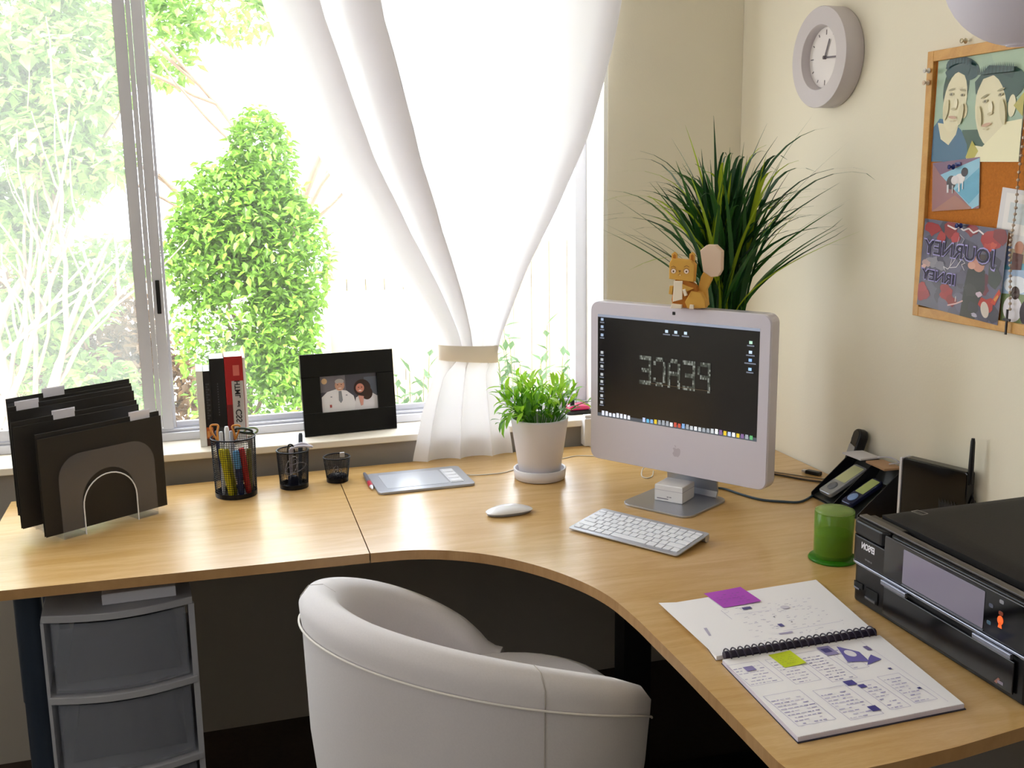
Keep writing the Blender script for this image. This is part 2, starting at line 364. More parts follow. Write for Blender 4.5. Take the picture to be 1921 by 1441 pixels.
# ================================================================ DESK
M_birch = wood_mat('birch_veneer', 'd3b07a', 'c09656')
M_edge = wood_mat('birch_edge', 'b08a5c', '9c7446', rough=.5)
desk = empty('corner_desk', T(0, 0, 0), 'light birch corner desk with curved inner edge under the window', 'desk')
def slab(poly, name):
    b = MB()
    a = sum(poly[i][0] * poly[(i + 1) % len(poly)][1] - poly[(i + 1) % len(poly)][0] * poly[i][1] for i in range(len(poly)))
    if a < 0: poly = poly[::-1]
    n = len(poly)
    b.add([(*p, DZ) for p in poly], [list(range(n))], mi=0); b.add([(*p, DZ - .021) for p in poly], [list(range(n))[::-1]], mi=0)
    for i in range(n):
        p, q = poly[i], poly[(i + 1) % n]; b.add([(*p, DZ - .021), (*q, DZ - .021), (*q, DZ), (*p, DZ)], [[0, 1, 2, 3]], mi=1)
    return b.build(name, [M_birch, M_edge], desk)
slab([(-2.03, -.073), (-1.2305, -.032), (-1.2425, -.7215), (-2.03, -.703)], 'worktop')
inner = catmull([(-1.2400, -.7218), (-1.1486, -.7309), (-1.0652, -.7654), (-.9895, -.8242), (-.9244, -.9072), (-.8755, -1.0043), (-.8500, -1.0951), (-.8417, -1.1991), (-.8411, -1.2928), (-.8415, -1.4318), (-.8455, -1.68)], 6)
corner = [(-.8455, -1.70), (-.842, -1.727), (-.829, -1.744), (-.80, -1.75), (-.70, -1.747), (-.589, -1.7386), (-.4648, -1.722), (-.006, -1.66), (-.006, -.01), (-.57, -.0135), (-1.2285, -.032)]
slab([tuple(p) for p in inner] + corner, 'worktop')
M_leg = mat('blue_grey_leg', '3d4858', .4, metal=.3)
def leg(x, y, r=.026, m=M_leg):
    b = MB(); b.lathe([(r, 0.0), (r, .40), (r + .002, .402), (r + .002, .69), (r + .012, .70), (r + .012, .7085)], 20, T(x, y, 0), cap=(True, True)); return b.build('leg', m, desk)
leg(-1.945, -.50); leg(-1.945, -.13)
for x, y in ((-.60, -.62), (-.10, -.12), (-.15, -1.6)):
    b = MB(); b.box(x - .035, y - .03, 0, x + .035, y + .03, .7085, bev=.004); b.build('leg', M_black, desk)
b = MB(); b.box(-.60, -.64, .0005, -.12, -.60, .04); b.build('crossbar', M_black, desk)

# ================================================================ TUB CHAIR
ch_c, ch_phi, ch_a, ch_b, T0 = Vector((-1.108, -1.078, 0)), .491, .272, .308, 2.52
CH = T(ch_c.x, ch_c.y, 0) @ Matrix.Rotation(ch_phi, 4, 'Z')
M_fab = mat('cream_chair_fabric', 'd6d1d4', .85, noise=.05, nscale=300, bump=.25, sheen=.3, dist=.0008)
chair = empty('tub_chair', CH, 'rounded cream upholstered tub chair pulled up to the desk curve', 'chair')
def rim_z(th): return .500 + (.782 - .500) * max(0, (.5 + .5 * math.cos(th / T0 * PI))) ** .342
def shell_loops():
    L = []; n = 96; TH = T0 + .05
    for i in range(n + 1):
        th = -TH + 2 * TH * i / n; c, s = math.cos(th), math.sin(th)
        e = max(0, (abs(th) - T0 + .22) / .27); e = min(1, e)             # ends round off
        zr = max(.44, rim_z(min(T0 * .985, abs(th)))) + .012 * (1 - e)
        tk = .034 * (1 - .25 * e * e)
        def P(k, z, q=0): return (-(ch_a * k + q) * c, (ch_b * k + q) * s, z)
        L.append([P(.74, .14), P(.86, .2 + .0 * zr), P(1.0, .33), P(1.065, .45 + (zr - .5) * .25), P(1.085, zr - .06), P(1.07, zr - .047, .006), P(1.055, zr - .02, .012), P(1.02, zr + .001, .006), P(.95, zr + .003), P(.87, zr - .012), P(.83, zr - .04), P(.82, zr - .10), P(.80, .40), P(.74, .36)])
    return L
b = MB(); L = shell_loops(); b.loops(L, smooth=True, cap=(True, True), closed=True); sh = b.build('shell', M_fab, chair)
b = MB(); b.tube([(Vector(l[4]) + Vector(l[5])) / 2 + Vector((l[4][0], l[4][1], 0)).normalized() * .004 for l in L[7:-7]], .0022, 6); b.build('piping', mat('piping_fabric', 'e6e0da', .8), chair)
b = MB()
for l in (L[27], L[63]):
    b.tube([Vector(p) + Vector((p[0], p[1], 0)).normalized() * .0012 for p in l[2:10]], .0011, 5)
b.build('seam', mat('seam_fabric', 'b5aea9', .8), chair)
sp = [(.27 * math.cos(t) * (1.0 if math.cos(t) < 0 else 1.0) + .06, .255 * math.sin(t)) for t in [2 * PI * i / 40 for i in range(40)]]
b = MB(); b.prism([(x * .92 + .012, y * .9) for x, y in sp], .40, .528, .035, smooth=True); b.build('seat_cushion', M_fab, chair)
b = MB(); b.lathe([(.03, .06), (.03, .15)], 16, cap=(True, True))
b.lathe([(.2, .142), (.2, .15)], 24, cap=(True, True)); b.build('swivel_post', mat('steel', '9a9a9e', .3, metal=1), chair)
for k in range(5):
    b = MB(); a = k * 72; b.tube([(0, 0, .075), (.16, 0, .06), (.27, 0, .05)], [.018, .015, .012], 8, RZ(a)); b.sphere((.27, 0, .024), .024, 10, RZ(a)); b.build('leg', M_black, chair)

# ================================================================ DRAWER TOWER
TW = T(-1.752, -.645, 0) @ RZ(3)
M_clearpl = mix_mat('frosted_plastic', 'a5a9b4', .3, transp=.68, transl=.15)
M_twframe = mix_mat('milky_plastic', 'bfc0c6', .4, transl=.3, transp=.12)
tower = empty('drawer_tower', TW, 'translucent plastic drawer tower under the left end of the desk', 'drawers')
def bow(w, d, yb, n=10, ins=0):      # front bowed outline
    o = [(-w / 2 + ins, yb - ins), (w / 2 - ins, yb - ins)][::-1]
    return [(-w / 2 + ins + (w - 2 * ins) * i / n, ins - d * math.sin(PI * i / n)) for i in range(n + 1)] + o
tw_w = .292
for k in range(4):
    z = .648 - k * .178
    b = MB(); b.prism(bow(tw_w, .03, .36), z - .016, z, .002); b.build('shelf', M_twframe, tower)
b = MB()
for sx in (-1, 1):
    b.box(sx * tw_w / 2 - .006 + (.003 if sx < 0 else -.003), .002, 0, sx * tw_w / 2 + .003 * (1 if sx < 0 else 1) + (0 if sx < 0 else 0), .016, .631); b.box(sx * (tw_w / 2) - .004, .017, .0, sx * (tw_w / 2), .355, .631)
b.build('frame', M_twframe, tower)
for k in range(3):
    z1 = .648 - k * .178 - .022; z0 = z1 - .150
    b = MB(); o = bow(tw_w - .03, .026, .33, 10); i = bow(tw_w - .03, .026, .33, 10, .003); o = [(x, y + .004) for x, y in o]; i = [(x, y + .004) for x, y in i]
    b.loops([[(*p, z0) for p in o], [(*p, z1) for p in o], [(*p, z1) for p in i], [(*p, z0 + .004) for p in i]], cap=(True, True), smooth=False)
    d = b.build('drawer', M_clearpl, tower)
    cz = .085 + .02 * (k == 1)
    b = MB(); g = 12; rng = random.Random(k)
    H = [[cz * (rng.uniform(.8, 1.08)) for _ in range(g + 1)] for _ in range(g + 1)]
    vs = [(-.115 + .23 * x / g, .03 + .27 * y / g, z0 + .006 + (0 if x in (0, g) or y in (0, g) else H[x][y])) for x in range(g + 1) for y in range(g + 1)]
    vs = [(v[0], v[1], v[2] if not (abs(abs(v[0]) - .115) < 1e-6 or v[1] < .031 or v[1] > .299) else z0 + .006) for v in vs]
    fs = [[x * (g + 1) + y, (x + 1) * (g + 1) + y, (x + 1) * (g + 1) + y + 1, x * (g + 1) + y + 1] for x in range(g) for y in range(g)]
    b.add(vs, fs, smooth=True)
    tag(b.build('folded_cloth', mat('navy_cloth', '10131f', .95), None, TW),
        ['dark folded cloth in the top drawer of the plastic tower', 'dark folded cloth in the second drawer of the plastic tower', 'dark folded cloth in the lowest visible drawer of the plastic tower'][k], 'cloth')
b = MB(); b.box(-.03, .012, .6485, .115, .2, .672, bev=.002); tag(b.build('paper_stack', mat('paper_grey', 'c9cad6', .7), None, TW), 'white paper stack lying on top of the plastic drawer tower', 'paper')
# ================================================================ FILE SORTER AND FOLDERS
fd = Vector((math.cos(math.radians(34)), math.sin(math.radians(34)), 0)); fnn = Vector((fd.y, -fd.x, 0))     # fnn faces the camera
FO = Vector((-1.905, -.434, DZ))
FM = frame(FO, fd, fnn)          # local x along folder, y up, z toward the room
M_folder = mat('black_folder', '26221e', .62, noise=.12, nscale=120)
M_acr = mix_mat('smoke_acrylic', '8f8d94', .06, transp=.80)
_M['smoke_acrylic'].node_tree.nodes['Principled BSDF'].inputs['Coat Weight'].default_value = 1
labs = ['front black hanging folder with a white tab near its right end', 'second black folder from the front, white tab left of centre', 'third black folder from the front in the sorter, white tab at its left end', 'rearmost black folder in the clear sorter, lightest top edge against the glass']
fpos = [(.0, .0, .012, .236, .225), (.045, -.028, .030, .262, .095), (.085, -.014, .048, .288, .02), (.118, .0, .058, .300, .085)]
for k, (off, x0, y0, y1, tabx) in enumerate(fpos):
    root = empty('file_folder', FM @ T(x0, y0, -off), labs[k], 'folder', 'black folders in the clear sorter')
    hh = y1 - y0; w = .300
    for s, nm in ((0, 'cover'), (1, 'cover')):
        b = MB(); z = -.0035 * s * 2
        b.box(0, 0, z - .0009, w, hh - (.004 if s == 0 else 0) + (.0 if s == 0 else .006), z, bev=.0003); b.build(nm, M_folder, root)
    b = MB(); b.box(.006, .004, -.0058, w - .006, hh - .012, -.0012); b.build('papers', mat('paper_cream', 'd8d2c4', .8), root)
    b = MB(); b.box(tabx, hh - .012, -.0069, tabx + .05, hh + .014, -.0061 + .0 * k, bev=.0002); b.box(tabx - .002, hh - .014, -.0083, tabx + .052, hh + .0155, -.0077)
    b.build('tab', mat('tab_white', 'e6e4f0', .4), root)
sorter = empty('file_sorter', FM, 'clear acrylic file sorter with an arched front at the left end of the desk', 'file sorter')
def archplate(x0, x1, h, hx0, hx1, hh, z0, z1, r=.055):
    outer = [(x0, 0)] + [(x0 + r - r * math.cos(t), h - r + r * math.sin(t)) for t in [PI / 2 * i / 8 for i in range(9)]] + [(x1 - r + r * math.sin(t), h - r + r * math.cos(t)) for t in [PI / 2 * i / 8 for i in range(9)]] + [(x1, 0)]
    R = (hx1 - hx0) / 2; cx = (hx0 + hx1) / 2; n = len(outer)
    inn = [(hx0, 0)] + [(cx - R * math.cos(PI * i / (n - 3)), hh - R + R * math.sin(PI * i / (n - 3))) for i in range(n - 2)] + [(hx1, 0)]
    b = MB(); V = [(*p, z) for z in (z0, z1) for p in outer] + [(*p, z) for z in (z0, z1) for p in inn]; F = []
    for i in range(n - 1):
        F += [[i, i + 1, 2 * n + i + 1, 2 * n + i][::-1], [n + i, n + i + 1, 3 * n + i + 1, 3 * n + i], [i, i + 1, n + i + 1, n + i], [2 * n + i, 2 * n + i + 1, 3 * n + i + 1, 3 * n + i][::-1]]
    b.add(V, F, None, 0, False); return b, inn
for k, (off, _, y0, y1, _) in enumerate(fpos + [(.145, 0, .06, 0, 0)]):
    b, inn = archplate(.035, .268, .175 + y0, .085, .215, .128 + y0, .004, .0075)
    o = b.build('divider', M_acr, sorter, T(-.005 if k else 0, .0, -off + .004)) if True else None
b = MB(); b.box(.035, .0, -.165, .085, .006, .012); b.box(.215, .0, -.165, .268, .006, .012); b.build('base', M_acr, sorter)
b, inn = archplate(.035, .268, .175, .085, .215, .128, .012, .014)
b = MB(); b.tube([(x, y, .014) for x, y in inn], .0016, 6); b.build('bright_rim', mat('acrylic_edge', 'e9ebf2', .1, coat=1), sorter)

# ================================================================ MESH CUPS
M_mesh = mat('black_wire_mesh', '15151b', .4, metal=.6)
def mesh_cup(name, x, y, r0, r1, h, label, nu=56):
    root = empty(name, T(x, y, DZ), label, 'pen cup')
    nv = max(10, int(nu * h / (2 * PI * (r0 + r1) / 2)))
    b = MB(); b.lathe([(r0 + (r1 - r0) * i / nv, .006 + (h - .01) * i / nv) for i in range(nv + 1)], nu, smooth=False)
    o = b.build('mesh_wall', M_mesh, root); w = o.modifiers.new('wire', 'WIREFRAME'); w.thickness = .0015; w.use_even_offset = False; w.use_replace = True
    b = MB(); b.tube([(r1 * math.cos(t), r1 * math.sin(t), h - .003) for t in [2 * PI * i / 40 for i in range(40)]], .0021, 8, closed=True); b.build('rim', M_mesh, root)
    b = MB(); b.lathe([(0.001, .0005), (r0 + .001, .0005), (r0 + .0015, .012), (r0 - .0005, .012), (r0 - .001, .002), (.001, .002)], 40, smooth=False); b.build('base', M_mesh, root)
    return root
mesh_cup('pen_cup', -1.4935, -.190, .050, .0535, .152, 'largest black wire mesh cup, full of coloured markers and scissors')
mesh_cup('pen_cup', -1.3489, -.168, .035, .0400, .100, 'middle-sized black mesh cup holding rubber bands and a white cable')
mesh_cup('clip_cup', -1.2363, -.150, .027, .0340, .068, 'smallest black mesh cup, holding a few paper clips', 44)
def pen(x0, y0, x1, y1, h, r, colr, label, cat='marker', cap_col=None, cx=-1.4935, cy=-.190, z0=.004, name='marker_pen'):
    p = Vector((cx + x0, cy + y0, DZ + z0)); q = Vector((cx + x1, cy + y1, DZ + h)); d = (q - p); L = d.length
    root = empty(name, Matrix.Translation(p) @ d.to_track_quat('Z', 'Y').to_matrix().to_4x4(), label, cat)
    m1 = mat('pen_' + colr, colr, .35); m2 = mat('pen_' + (cap_col or colr), cap_col or colr, .35)
    b = MB(); b.lathe([(r * .5, 0), (r * .95, .008), (r, .012), (r, L * .62)], 14, cap=(True, True)); b.build('barrel', m1, root)
    b = MB(); b.lathe([(r * 1.08, L * .62), (r * 1.12, L * .65), (r * 1.1, L - .006), (r * .8, L)], 14, cap=(True, True)); b.build('cap', m2, root)
pen(-.012, -.034, -.031, -.034, .128, .0072, 'd8cc1e', 'yellow marker in the largest mesh cup')
pen(-.002, -.018, -.018, -.02, .124, .006, 'a8a020', 'dull olive highlighter behind the yellow marker in the largest mesh cup')
pen(.012, -.036, .004, -.036, .122, .0078, '23305e', 'blue marker with a light blue cap in the largest mesh cup', cap_col='5d9bd0')
pen(.030, -.024, .017, -.03, .125, .0078, 'b01c1c', 'red marker in the largest mesh cup')
pen(.034, -.006, .036, -.010, .118, .006, '7a7a35', 'greenish pen at the right side of the largest mesh cup')
pen(-.03, -.006, -.028, -.004, .165, .0045, 'c9ccd6', 'thin silver pen rising above the rim of the largest cup', 'pen', name='pen')
pen(-.016, -.004, -.014, .0, .176, .0052, 'eceef4', 'taller white and silver pen rising above the rim of the largest cup', 'pen', name='pen')
pen(-.002, .01, -.004, .008, .162, .0042, 'b5b8c2', 'short silver pen beside the white one in the largest cup', 'pen', name='pen')
pen(-.030, .022, -.038, .030, .16, .005, '2a2f50', 'dark blue pen at the left rear of the largest cup', 'pen', name='pen')
sc_ = empty('scissors', T(-1.502, -.178, DZ + .004), 'orange-handled scissors standing in the largest mesh cup', 'scissors')
M_or = mat('orange_plastic', 'd08a3a', .4)
for s, cxh, hz in ((-1, -.031, .181), (1, .016, .176)):
    b = MB(); pts = [(cxh * .9, 0, .135), (cxh * 1.1 - .006, 0, .156), (cxh * 1.1 - .009, 0, hz - .008), (cxh * 1.1, 0, hz - .005), (cxh * 1.1 + .009, 0, hz - .008), (cxh * 1.1 + .006, 0, .156)]
    b.tube(catmull(pts + [pts[0]], 5), .0026, 7); b.build('handle', M_or, sc_)
    b = MB(); b.prism([(-.001, 0), (.004 * s, .0), (.012 * s, .122), (.002 * s, .124)], -.0008 + .001 * s, .0008 + .001 * s, 0, RX(90)); b.build('blade', mat('steel', '9a9a9e', .3, metal=1), sc_)
sc2 = empty('dark_scissors', T(-1.452, -.175, DZ + .004), 'dark green-handled scissors leaning at the right of the largest mesh cup', 'scissors')
b = MB(); b.tube([(.02 * math.cos(t) - .014, -.012 * math.sin(t), .155 + .008 * math.sin(t) - .004 * math.cos(t)) for t in [2 * PI * i / 24 for i in range(24)]], .0032, 7, closed=True); b.build('handle', mat('dark_green_plastic', '27352e', .3), sc2)
b = MB(); b.tube([(.016 * math.cos(t) + .004, .012 - .008 * math.sin(t), .15 + .01 * math.sin(t)) for t in [2 * PI * i / 24 for i in range(24)]], .0026, 7, closed=True); b.build('handle', mat('sage_plastic', '8fa37a', .4), sc2)
b = MB(); b.prism([(-.004, 0), (.004, 0), (.006, .14), (-.006, .14)], -.001, .001, 0, RX(90)); b.build('blade', mat('steel'), sc2)
# contents of the middle cup
c2 = (-1.3489, -.168)
def loop_band(name, c, rx, rz, tilt, rot, r, col, label, cat):
    b = MB(); b.tube([(rx * math.cos(t), .001 * math.sin(3 * t), rz * math.sin(t)) for t in [2 * PI * i / 30 for i in range(30)]], r, 6, closed=True)
    return tag(b.build(name, mat('rub_' + col, col, .6), None, T(c[0], c[1], c[2]) @ RZ(rot) @ RY(tilt)), label, cat)
loop_band('rubber_band', (c2[0] - .006, c2[1] - .0255, DZ + .062), .013, .026, 25, 0, .0011, 'c9c6cc', 'long pale rubber band against the front of the middle mesh cup', 'rubber band')
loop_band('rubber_band', (c2[0] + .004, c2[1] - .022, DZ + .055), .026, .011, -20, 0, .001, 'bdb8c4', 'wide pale rubber band lying across the inside of the middle mesh cup', 'rubber band')
loop_band('rubber_band', (c2[0], c2[1] - .010, DZ + .045), .010, .030, 8, 20, .001, 'a9a4b0', 'narrow upright rubber band at the centre of the middle mesh cup', 'rubber band')
b = MB(); b.tube(catmull([(-.012, .004, .01), (-.008, .0, .09), (.004, -.006, .104), (.022, -.012, .108), (.045, -.016, .106)], 5), .0032, 7); b.tube(catmull([(-.01, .01, .02), (-.004, .006, .092), (.012, -.0, .110), (.03, -.006, .113), (.05, -.012, .103)], 5), .003, 7); b.tube(catmull([(-.006, .01, .02), (0, .01, .09), (.016, .006, .107), (.034, .002, .108)], 5), .003, 7)
tag(b.build('white_cable', mat('pale_cable', 'c4c0cc', .5), None, T(c2[0], c2[1], DZ)), 'coiled white cable spilling over the rim of the middle mesh cup', 'cable')
pen(.016, .008, .024, .02, .135, .005, '39414d', 'dark grey pen standing in the middle mesh cup', 'pen', cx=c2[0], cy=c2[1], name='pen')
b = MB(); b.tube(catmull([(-.012, -.004, .02), (-.012, -.004, .1), (-.004, -.004, .113), (.004, -.004, .1), (.006, -.004, .06)], 5), .0022, 6); tag(b.build('binder_clip', M_black, None, T(c2[0], c2[1], DZ)), 'black looped clip handle sticking out of the middle mesh cup', 'clip')
b = MB(); b.box(-.014, -.012, .004, .006, .006, .03, bev=.002, m=RZ(20)); tag(b.build('eraser', mat('navy_eraser', '1c2340', .6), None, T(c2[0], c2[1], DZ)), 'dark blue eraser at the bottom of the middle mesh cup', 'eraser')
c3 = (-1.2363, -.150)
for k, (x, z, ro) in enumerate(((-.006, .036, 20), (.0, .030, 70))):
    b = MB(); b.tube([(.006 * math.cos(t), 0, .010 * math.sin(t)) for t in [2 * PI * i / 20 for i in range(20)]], .0007, 5, closed=True)
    tag(b.build('paper_clip', mat('clip_steel', 'c9c9d0', .3, metal=.6), None, T(c3[0] + x, c3[1] - .0205 + k * .004, DZ + z) @ RY(ro)), ['silver paper clip upright inside the smallest mesh cup', 'silver paper clip tilted low inside the smallest mesh cup'][k], 'paper clip')
b = MB(); b.lathe([(.001, .003), (.022, .003), (.022, .018), (.001, .022)], 16, T(*c3, DZ)); tag(b.build('push_pin_pile', mat('dark_pins', '20202c', .7)), 'dark heap of pins at the bottom of the smallest mesh cup', 'pins', kind='stuff')
b = MB(); b.box(-.005, -.003, .058, .007, .003, .071, bev=.001); tag(b.build('bulldog_clip', mat('clip_steel'), None, T(c3[0] + .016, c3[1] + .018, DZ)), 'small shiny clip gripping the rim of the smallest mesh cup', 'clip')

# ================================================================ BOOKS
def book(x0, x1, y0, h, dep, col, label, decor=None, page='f2efe8', tex=None):
    root = empty('book', T(x0, y0, .8055), label, 'book', 'books on the window sill')
    w = x1 - x0; m = mat('cover_' + col, col, .4)
    b = MB(); b.box(0, 0, 0, w, .0015, h); b.box(0, .0015, 0, .0012, dep, h); b.box(w - .0012, .0015, 0, w, dep, h); b.build('cover', m, root)
    b = MB(); b.box(.0013, .002, .001, w - .0013, dep - .003, h - .003); b.build('pages', mat('pages', page, .85), root)
    if decor: art(root, 'spine_print', w, h, decor, M_print, frame((0, -.0001, 0), (1, 0, 0), (0, -1, 0)))
    if tex:
        for s, sz, z, c, mw in tex: text(root, s, sz, frame((w * .66, -.0008, z), (0, 0, 1), (0, -1, 0)), mat('ink_' + c, c, .6), 'spine_lettering', True, w=mw, bold=.0004)
rng = random.Random(4)
book(-1.5735, -1.5565, .030, .205, .128, 'e8e6e4', 'thin white book at the left end of the sill row')
book(-1.5562, -1.5382, .036, .203, .12, '17171a', 'short black book with an orange foot, second in the sill row', [('r', .02, 0, .98, .25, 'c8662a'), ('r', .02, .0, .98, .10, '5a2a18'), ('r', .1, .12, .5, .2, 'e39a50'), ('r', .55, .16, .9, .23, '8a3a1c')] + [('r', .3, .36 + .035 * i, .3 + .25 * (1 + i % 2), .385 + .035 * i, '3c3c42') for i in range(14)])
book(-1.5380, -1.5005, .044, .234, .11, '0c0d12', 'thick black book in the middle of the sill row', [('r', .3, .1, .7, .2, '20242e')] + [('r', .45, .34 + .03 * i, .52, .355 + .03 * i, '4c4c54') for i in range(13)])
book(-1.4995, -1.4525, .044, .237, .11, 'a81a1e', 'red and white web book reading HTML and CSS', [('r', .34, 0, .98, .72, 'b9b5b6'), ('r', .02, 0, .34, .45, '6d1216'), ('r', .45, .78, .8, .9, 'd06a60')],
     tex=[('HTML', .020, .148, '1c1c20', .047), ('and', .010, .108, '1c1c20', .016), ('CSS', .022, .075, '1c1c20', .036)])
book(-1.4520, -1.4455, .046, .232, .108, 'f0eeee', 'very thin white book at the right end of the sill row')

# ================================================================ PICTURE FRAME
fx = Vector((.262, .0235, 0)).normalized(); fn_ = Vector((fx.y, -fx.x, 0)); tilt = math.radians(7)
fz = fn_ * math.cos(tilt) + Vector((0, 0, 1)) * math.sin(tilt)
PF = frame((-1.297, .046, .8065), fx, fz)
pf = empty('picture_frame', PF, 'black glossy picture frame with a couple in white, on the window sill', 'picture frame')
b = MB(); w, h = .262, .226
b.box(0, 0, -.014, w, .062, 0, bev=.0012); b.box(0, .162, -.014, w, h, 0, bev=.0012); b.box(0, .062, -.014, .052, .162, 0, bev=.0012); b.box(.212, .062, -.014, w, .162, 0, bev=.0012)
b.build('frame', M_blackgl, pf)
b = MB(); b.box(.01, .01, -.018, w - .01, h - .01, -.0142); b.prism([(.11, .01), (.15, .01), (.14, .16), (.12, .16)], -.10, -.098, 0, T(0, .004, .03) @ RX(-12)); b.build('easel_back', M_black, pf)
sk, wh = 'c99a86', 'eceaf0'
art(pf, 'photograph', .160, .100, [('r', 0, 0, 1, 1, '4a4854'), ('r', 0, .55, .45, 1, '77727c'), ('r', .78, .3, 1, .9, '5c6272'), ('e', .08, .86, .05, .08, 'd9b68c'),
    ('p', [(.02, 0), (.02, .42), (.12, .56), (.28, .62), (.46, .56), (.58, .40), (.64, 0)], wh), ('p', [(.58, 0), (.62, .34), (.74, .44), (.9, .46), (1, .35), (1, 0)], 'e3dfe6'),
    ('e', .345, .72, .085, .15, sk), ('e', .345, .83, .08, .07, 'b5aeb0'), ('e', .345, .70, .06, .09, 'cfa08c'), ('p', [(.32, .56), (.37, .56), (.385, .3), (.35, .22), (.315, .3)], '8a8d96'),
    ('e', .74, .60, .15, .24, '33201f'), ('e', .82, .44, .1, .18, '38221f'), ('e', .70, .60, .075, .13, 'c98272'), ('e', .70, .53, .03, .018, 'f0dcd8'), ('p', [(.66, .4), (.76, .36), (.74, .12), (.7, .1)], 'd59a8e'),
    ('e', .31, .74, .012, .012, '4a3a34'), ('e', .375, .74, .012, .012, '4a3a34'), ('e', .345, .64, .03, .012, 'f0e0da'), ('e', .675, .62, .012, .012, '2c1a18'), ('e', .73, .62, .012, .012, '2c1a18'),
    ('r', .15, .12, .185, .2, 'b04a4a'), ('r', .17, .40, .2, .43, '8a8a9c'), ('r', .44, .42, .47, .45, '8a8a9c')], M_glossprint, T(.052, .062, -.010))

# ================================================================ CURTAIN
Lz = [(.72, -1.0175), (.87, -.983), (.945, -.954), (1.01, -.931), (1.055, -.930), (1.183, -1.003), (1.358, -1.112), (1.456, -1.171), (1.552, -1.229), (1.685, -1.277), (1.815, -1.316), (1.94, -1.355), (2.3, -1.47)]
Rz = [(.72, -.7235), (.87, -.745), (1.0, -.7664), (1.046, -.7657), (1.258, -.678), (1.417, -.591), (1.618, -.497), (1.775, -.4506), (1.859, -.4276), (1.97, -.405), (2.3, -.37)]
def smooth_i(tab, z): return sum(interp(tab, z + d) for d in (-.03, -.015, 0, .015, .03)) / 5
KN = [(0, 0, .0), (.05, .05, -.012), (.13, .15, -.006), (.165, .115, .008), (.20, .085, .014), (.24, .15, .004), (.34, .31, -.010), (.38, .26, .006), (.42, .22, .016), (.47, .33, .004), (.58, .5, -.004), (.68, .64, .004), (.77, .76, -.004), (.86, .88, .004), (.92, .97, -.006), (.96, 1.0, -.014), (.98, .97, .0), (1, .94, .010)]
def curtain():
    b = MB(); nu, nv = 170, 110; L = []
    kn = catmull([Vector(k) for k in KN], 10); N = len(kn) - 1
    for j in range(nv + 1):
        z = .7325 + (2.3 - .7325) * j / nv; l, r = smooth_i(Lz, z), smooth_i(Rz, z); row = []
        g = interp([(1.03, .50), (1.36, .78), (1.9, 1.0)], z)
        for i in range(nu + 1):
            u = i / nu
            if z > 1.03:
                k = kn[0].lerp(kn[-1], u) if False else None
                f = u * N; a = int(min(N - 1, f)); q = kn[a].lerp(kn[a + 1], f - a)
                s = max(0, q[1]) ** g; dep = q[2] * interp([(1.03, .8), (1.3, 1.2), (2.3, 1.6)], z) + .0025 * math.sin(9 * u * 6.28 + z)
            else:
                t = (1.03 - z) / .31; ph = 3.1 * u * 2 * PI + .6
                s = u + .06 * math.sin(ph) * (1 - .3 * t) * min(1, 6 * u, 6 * (1 - u)); dep = (.006 + .012 * t) * math.cos(ph) - .002
                f = u * N; a = int(min(N - 1, f)); q = kn[a].lerp(kn[a + 1], f - a); bl = max(0, 1 - t * 5)
                s = s * (1 - bl) + (max(0, q[1]) ** g) * bl; dep = dep * (1 - bl) + q[2] * .8 * bl
            row.append((l + (r - l) * s, -.0265 - .012 * max(0, min(1, (1.0 - z) / .2)) + dep * (.6 if z < .85 else 1) - .012 * max(0, 1 - abs(z - 1.03) / .12) * math.sin(PI * min(1, max(0, s))), z))
        L.append(row)
    b.loops(L, smooth=True, cap=(False, False), closed=False); return b
M_cur = mix_mat('sheer_linen', 'f1eff2', .85, transl=.215, transp=.010, tcol='f7f6fb')
cur = empty('curtain', None, 'sheer white linen curtain gathered by a tieback in front of the window', 'curtain')
curtain().build('panel', M_cur, cur)
band = []
for k in range(28):
    a = 2 * PI * k / 28; band.append((-.848 + .0845 * math.cos(a), -.028 + .028 * math.sin(a) * (1 if math.sin(a) < 0 else .6)))
b = MB(); n = len(band)
b.loops([[(x, y, 1.004 - .10 * (x + .848)) for x, y in band], [(x, y, 1.049 - .06 * (x + .848)) for x, y in band], [(x * .985 - .848 * .015, y * .97, 1.049 - .06 * (x + .848)) for x, y in band], [(x * .985 - .848 * .015, y * .97, 1.004 - .10 * (x + .848)) for x, y in band]], smooth=True, cap=(False, False))
b.build('tieback', mix_mat('tieback_linen', 'f8f0e4', .85, transl=.5), cur)
b = MB(); b.tube([(-1.55, -.01, 2.315), (-.3, -.01, 2.315)], .010, 10); tag(b.build('curtain_rod', M_alu), 'thin metal curtain rod above the window', 'rod')

# ================================================================ GRAPHICS TABLET + STYLUS
TB = T(-1.032, -.222, DZ) @ RZ(1.5)
tab = empty('graphics_tablet', TB, 'thin silver graphics tablet lying beside the mesh cups', 'graphics tablet')
b = MB(); b.prism(rrect(.250, .182, .014), .0, .007, .0018); b.build('body', mat('silver_plastic', 'a9abb5', .35, metal=.35), tab)
b = MB(); b.prism(rrect(.160, .128, .004), .0071, .0075, m=T(-.018, .0, 0)); b.build('drawing_area', mat('tablet_surface', 'b9bdc9', .28), tab)
b = MB(); b.prism(rrect(.034, .128, .004), .0071, .0082, m=T(.084, 0, 0)); bo = b.build('button_strip', mat('pale_plastic', 'd9dae4', .3), tab)
for k in range(4):
    b = MB(); b.prism(rrect(.028, .026, .003), .0083, .0092, m=T(.084, -.045 + .03 * k, 0)); b.build('button', mat('pale_button', 'e4e5ee', .3), bo)
b = MB(); b.box(-.128, -.02, .0015, -.1255, .05, .0055, bev=.0008); b.build('pen_loop', mat('dark_red_fabric', '5a2030', .7), tab)
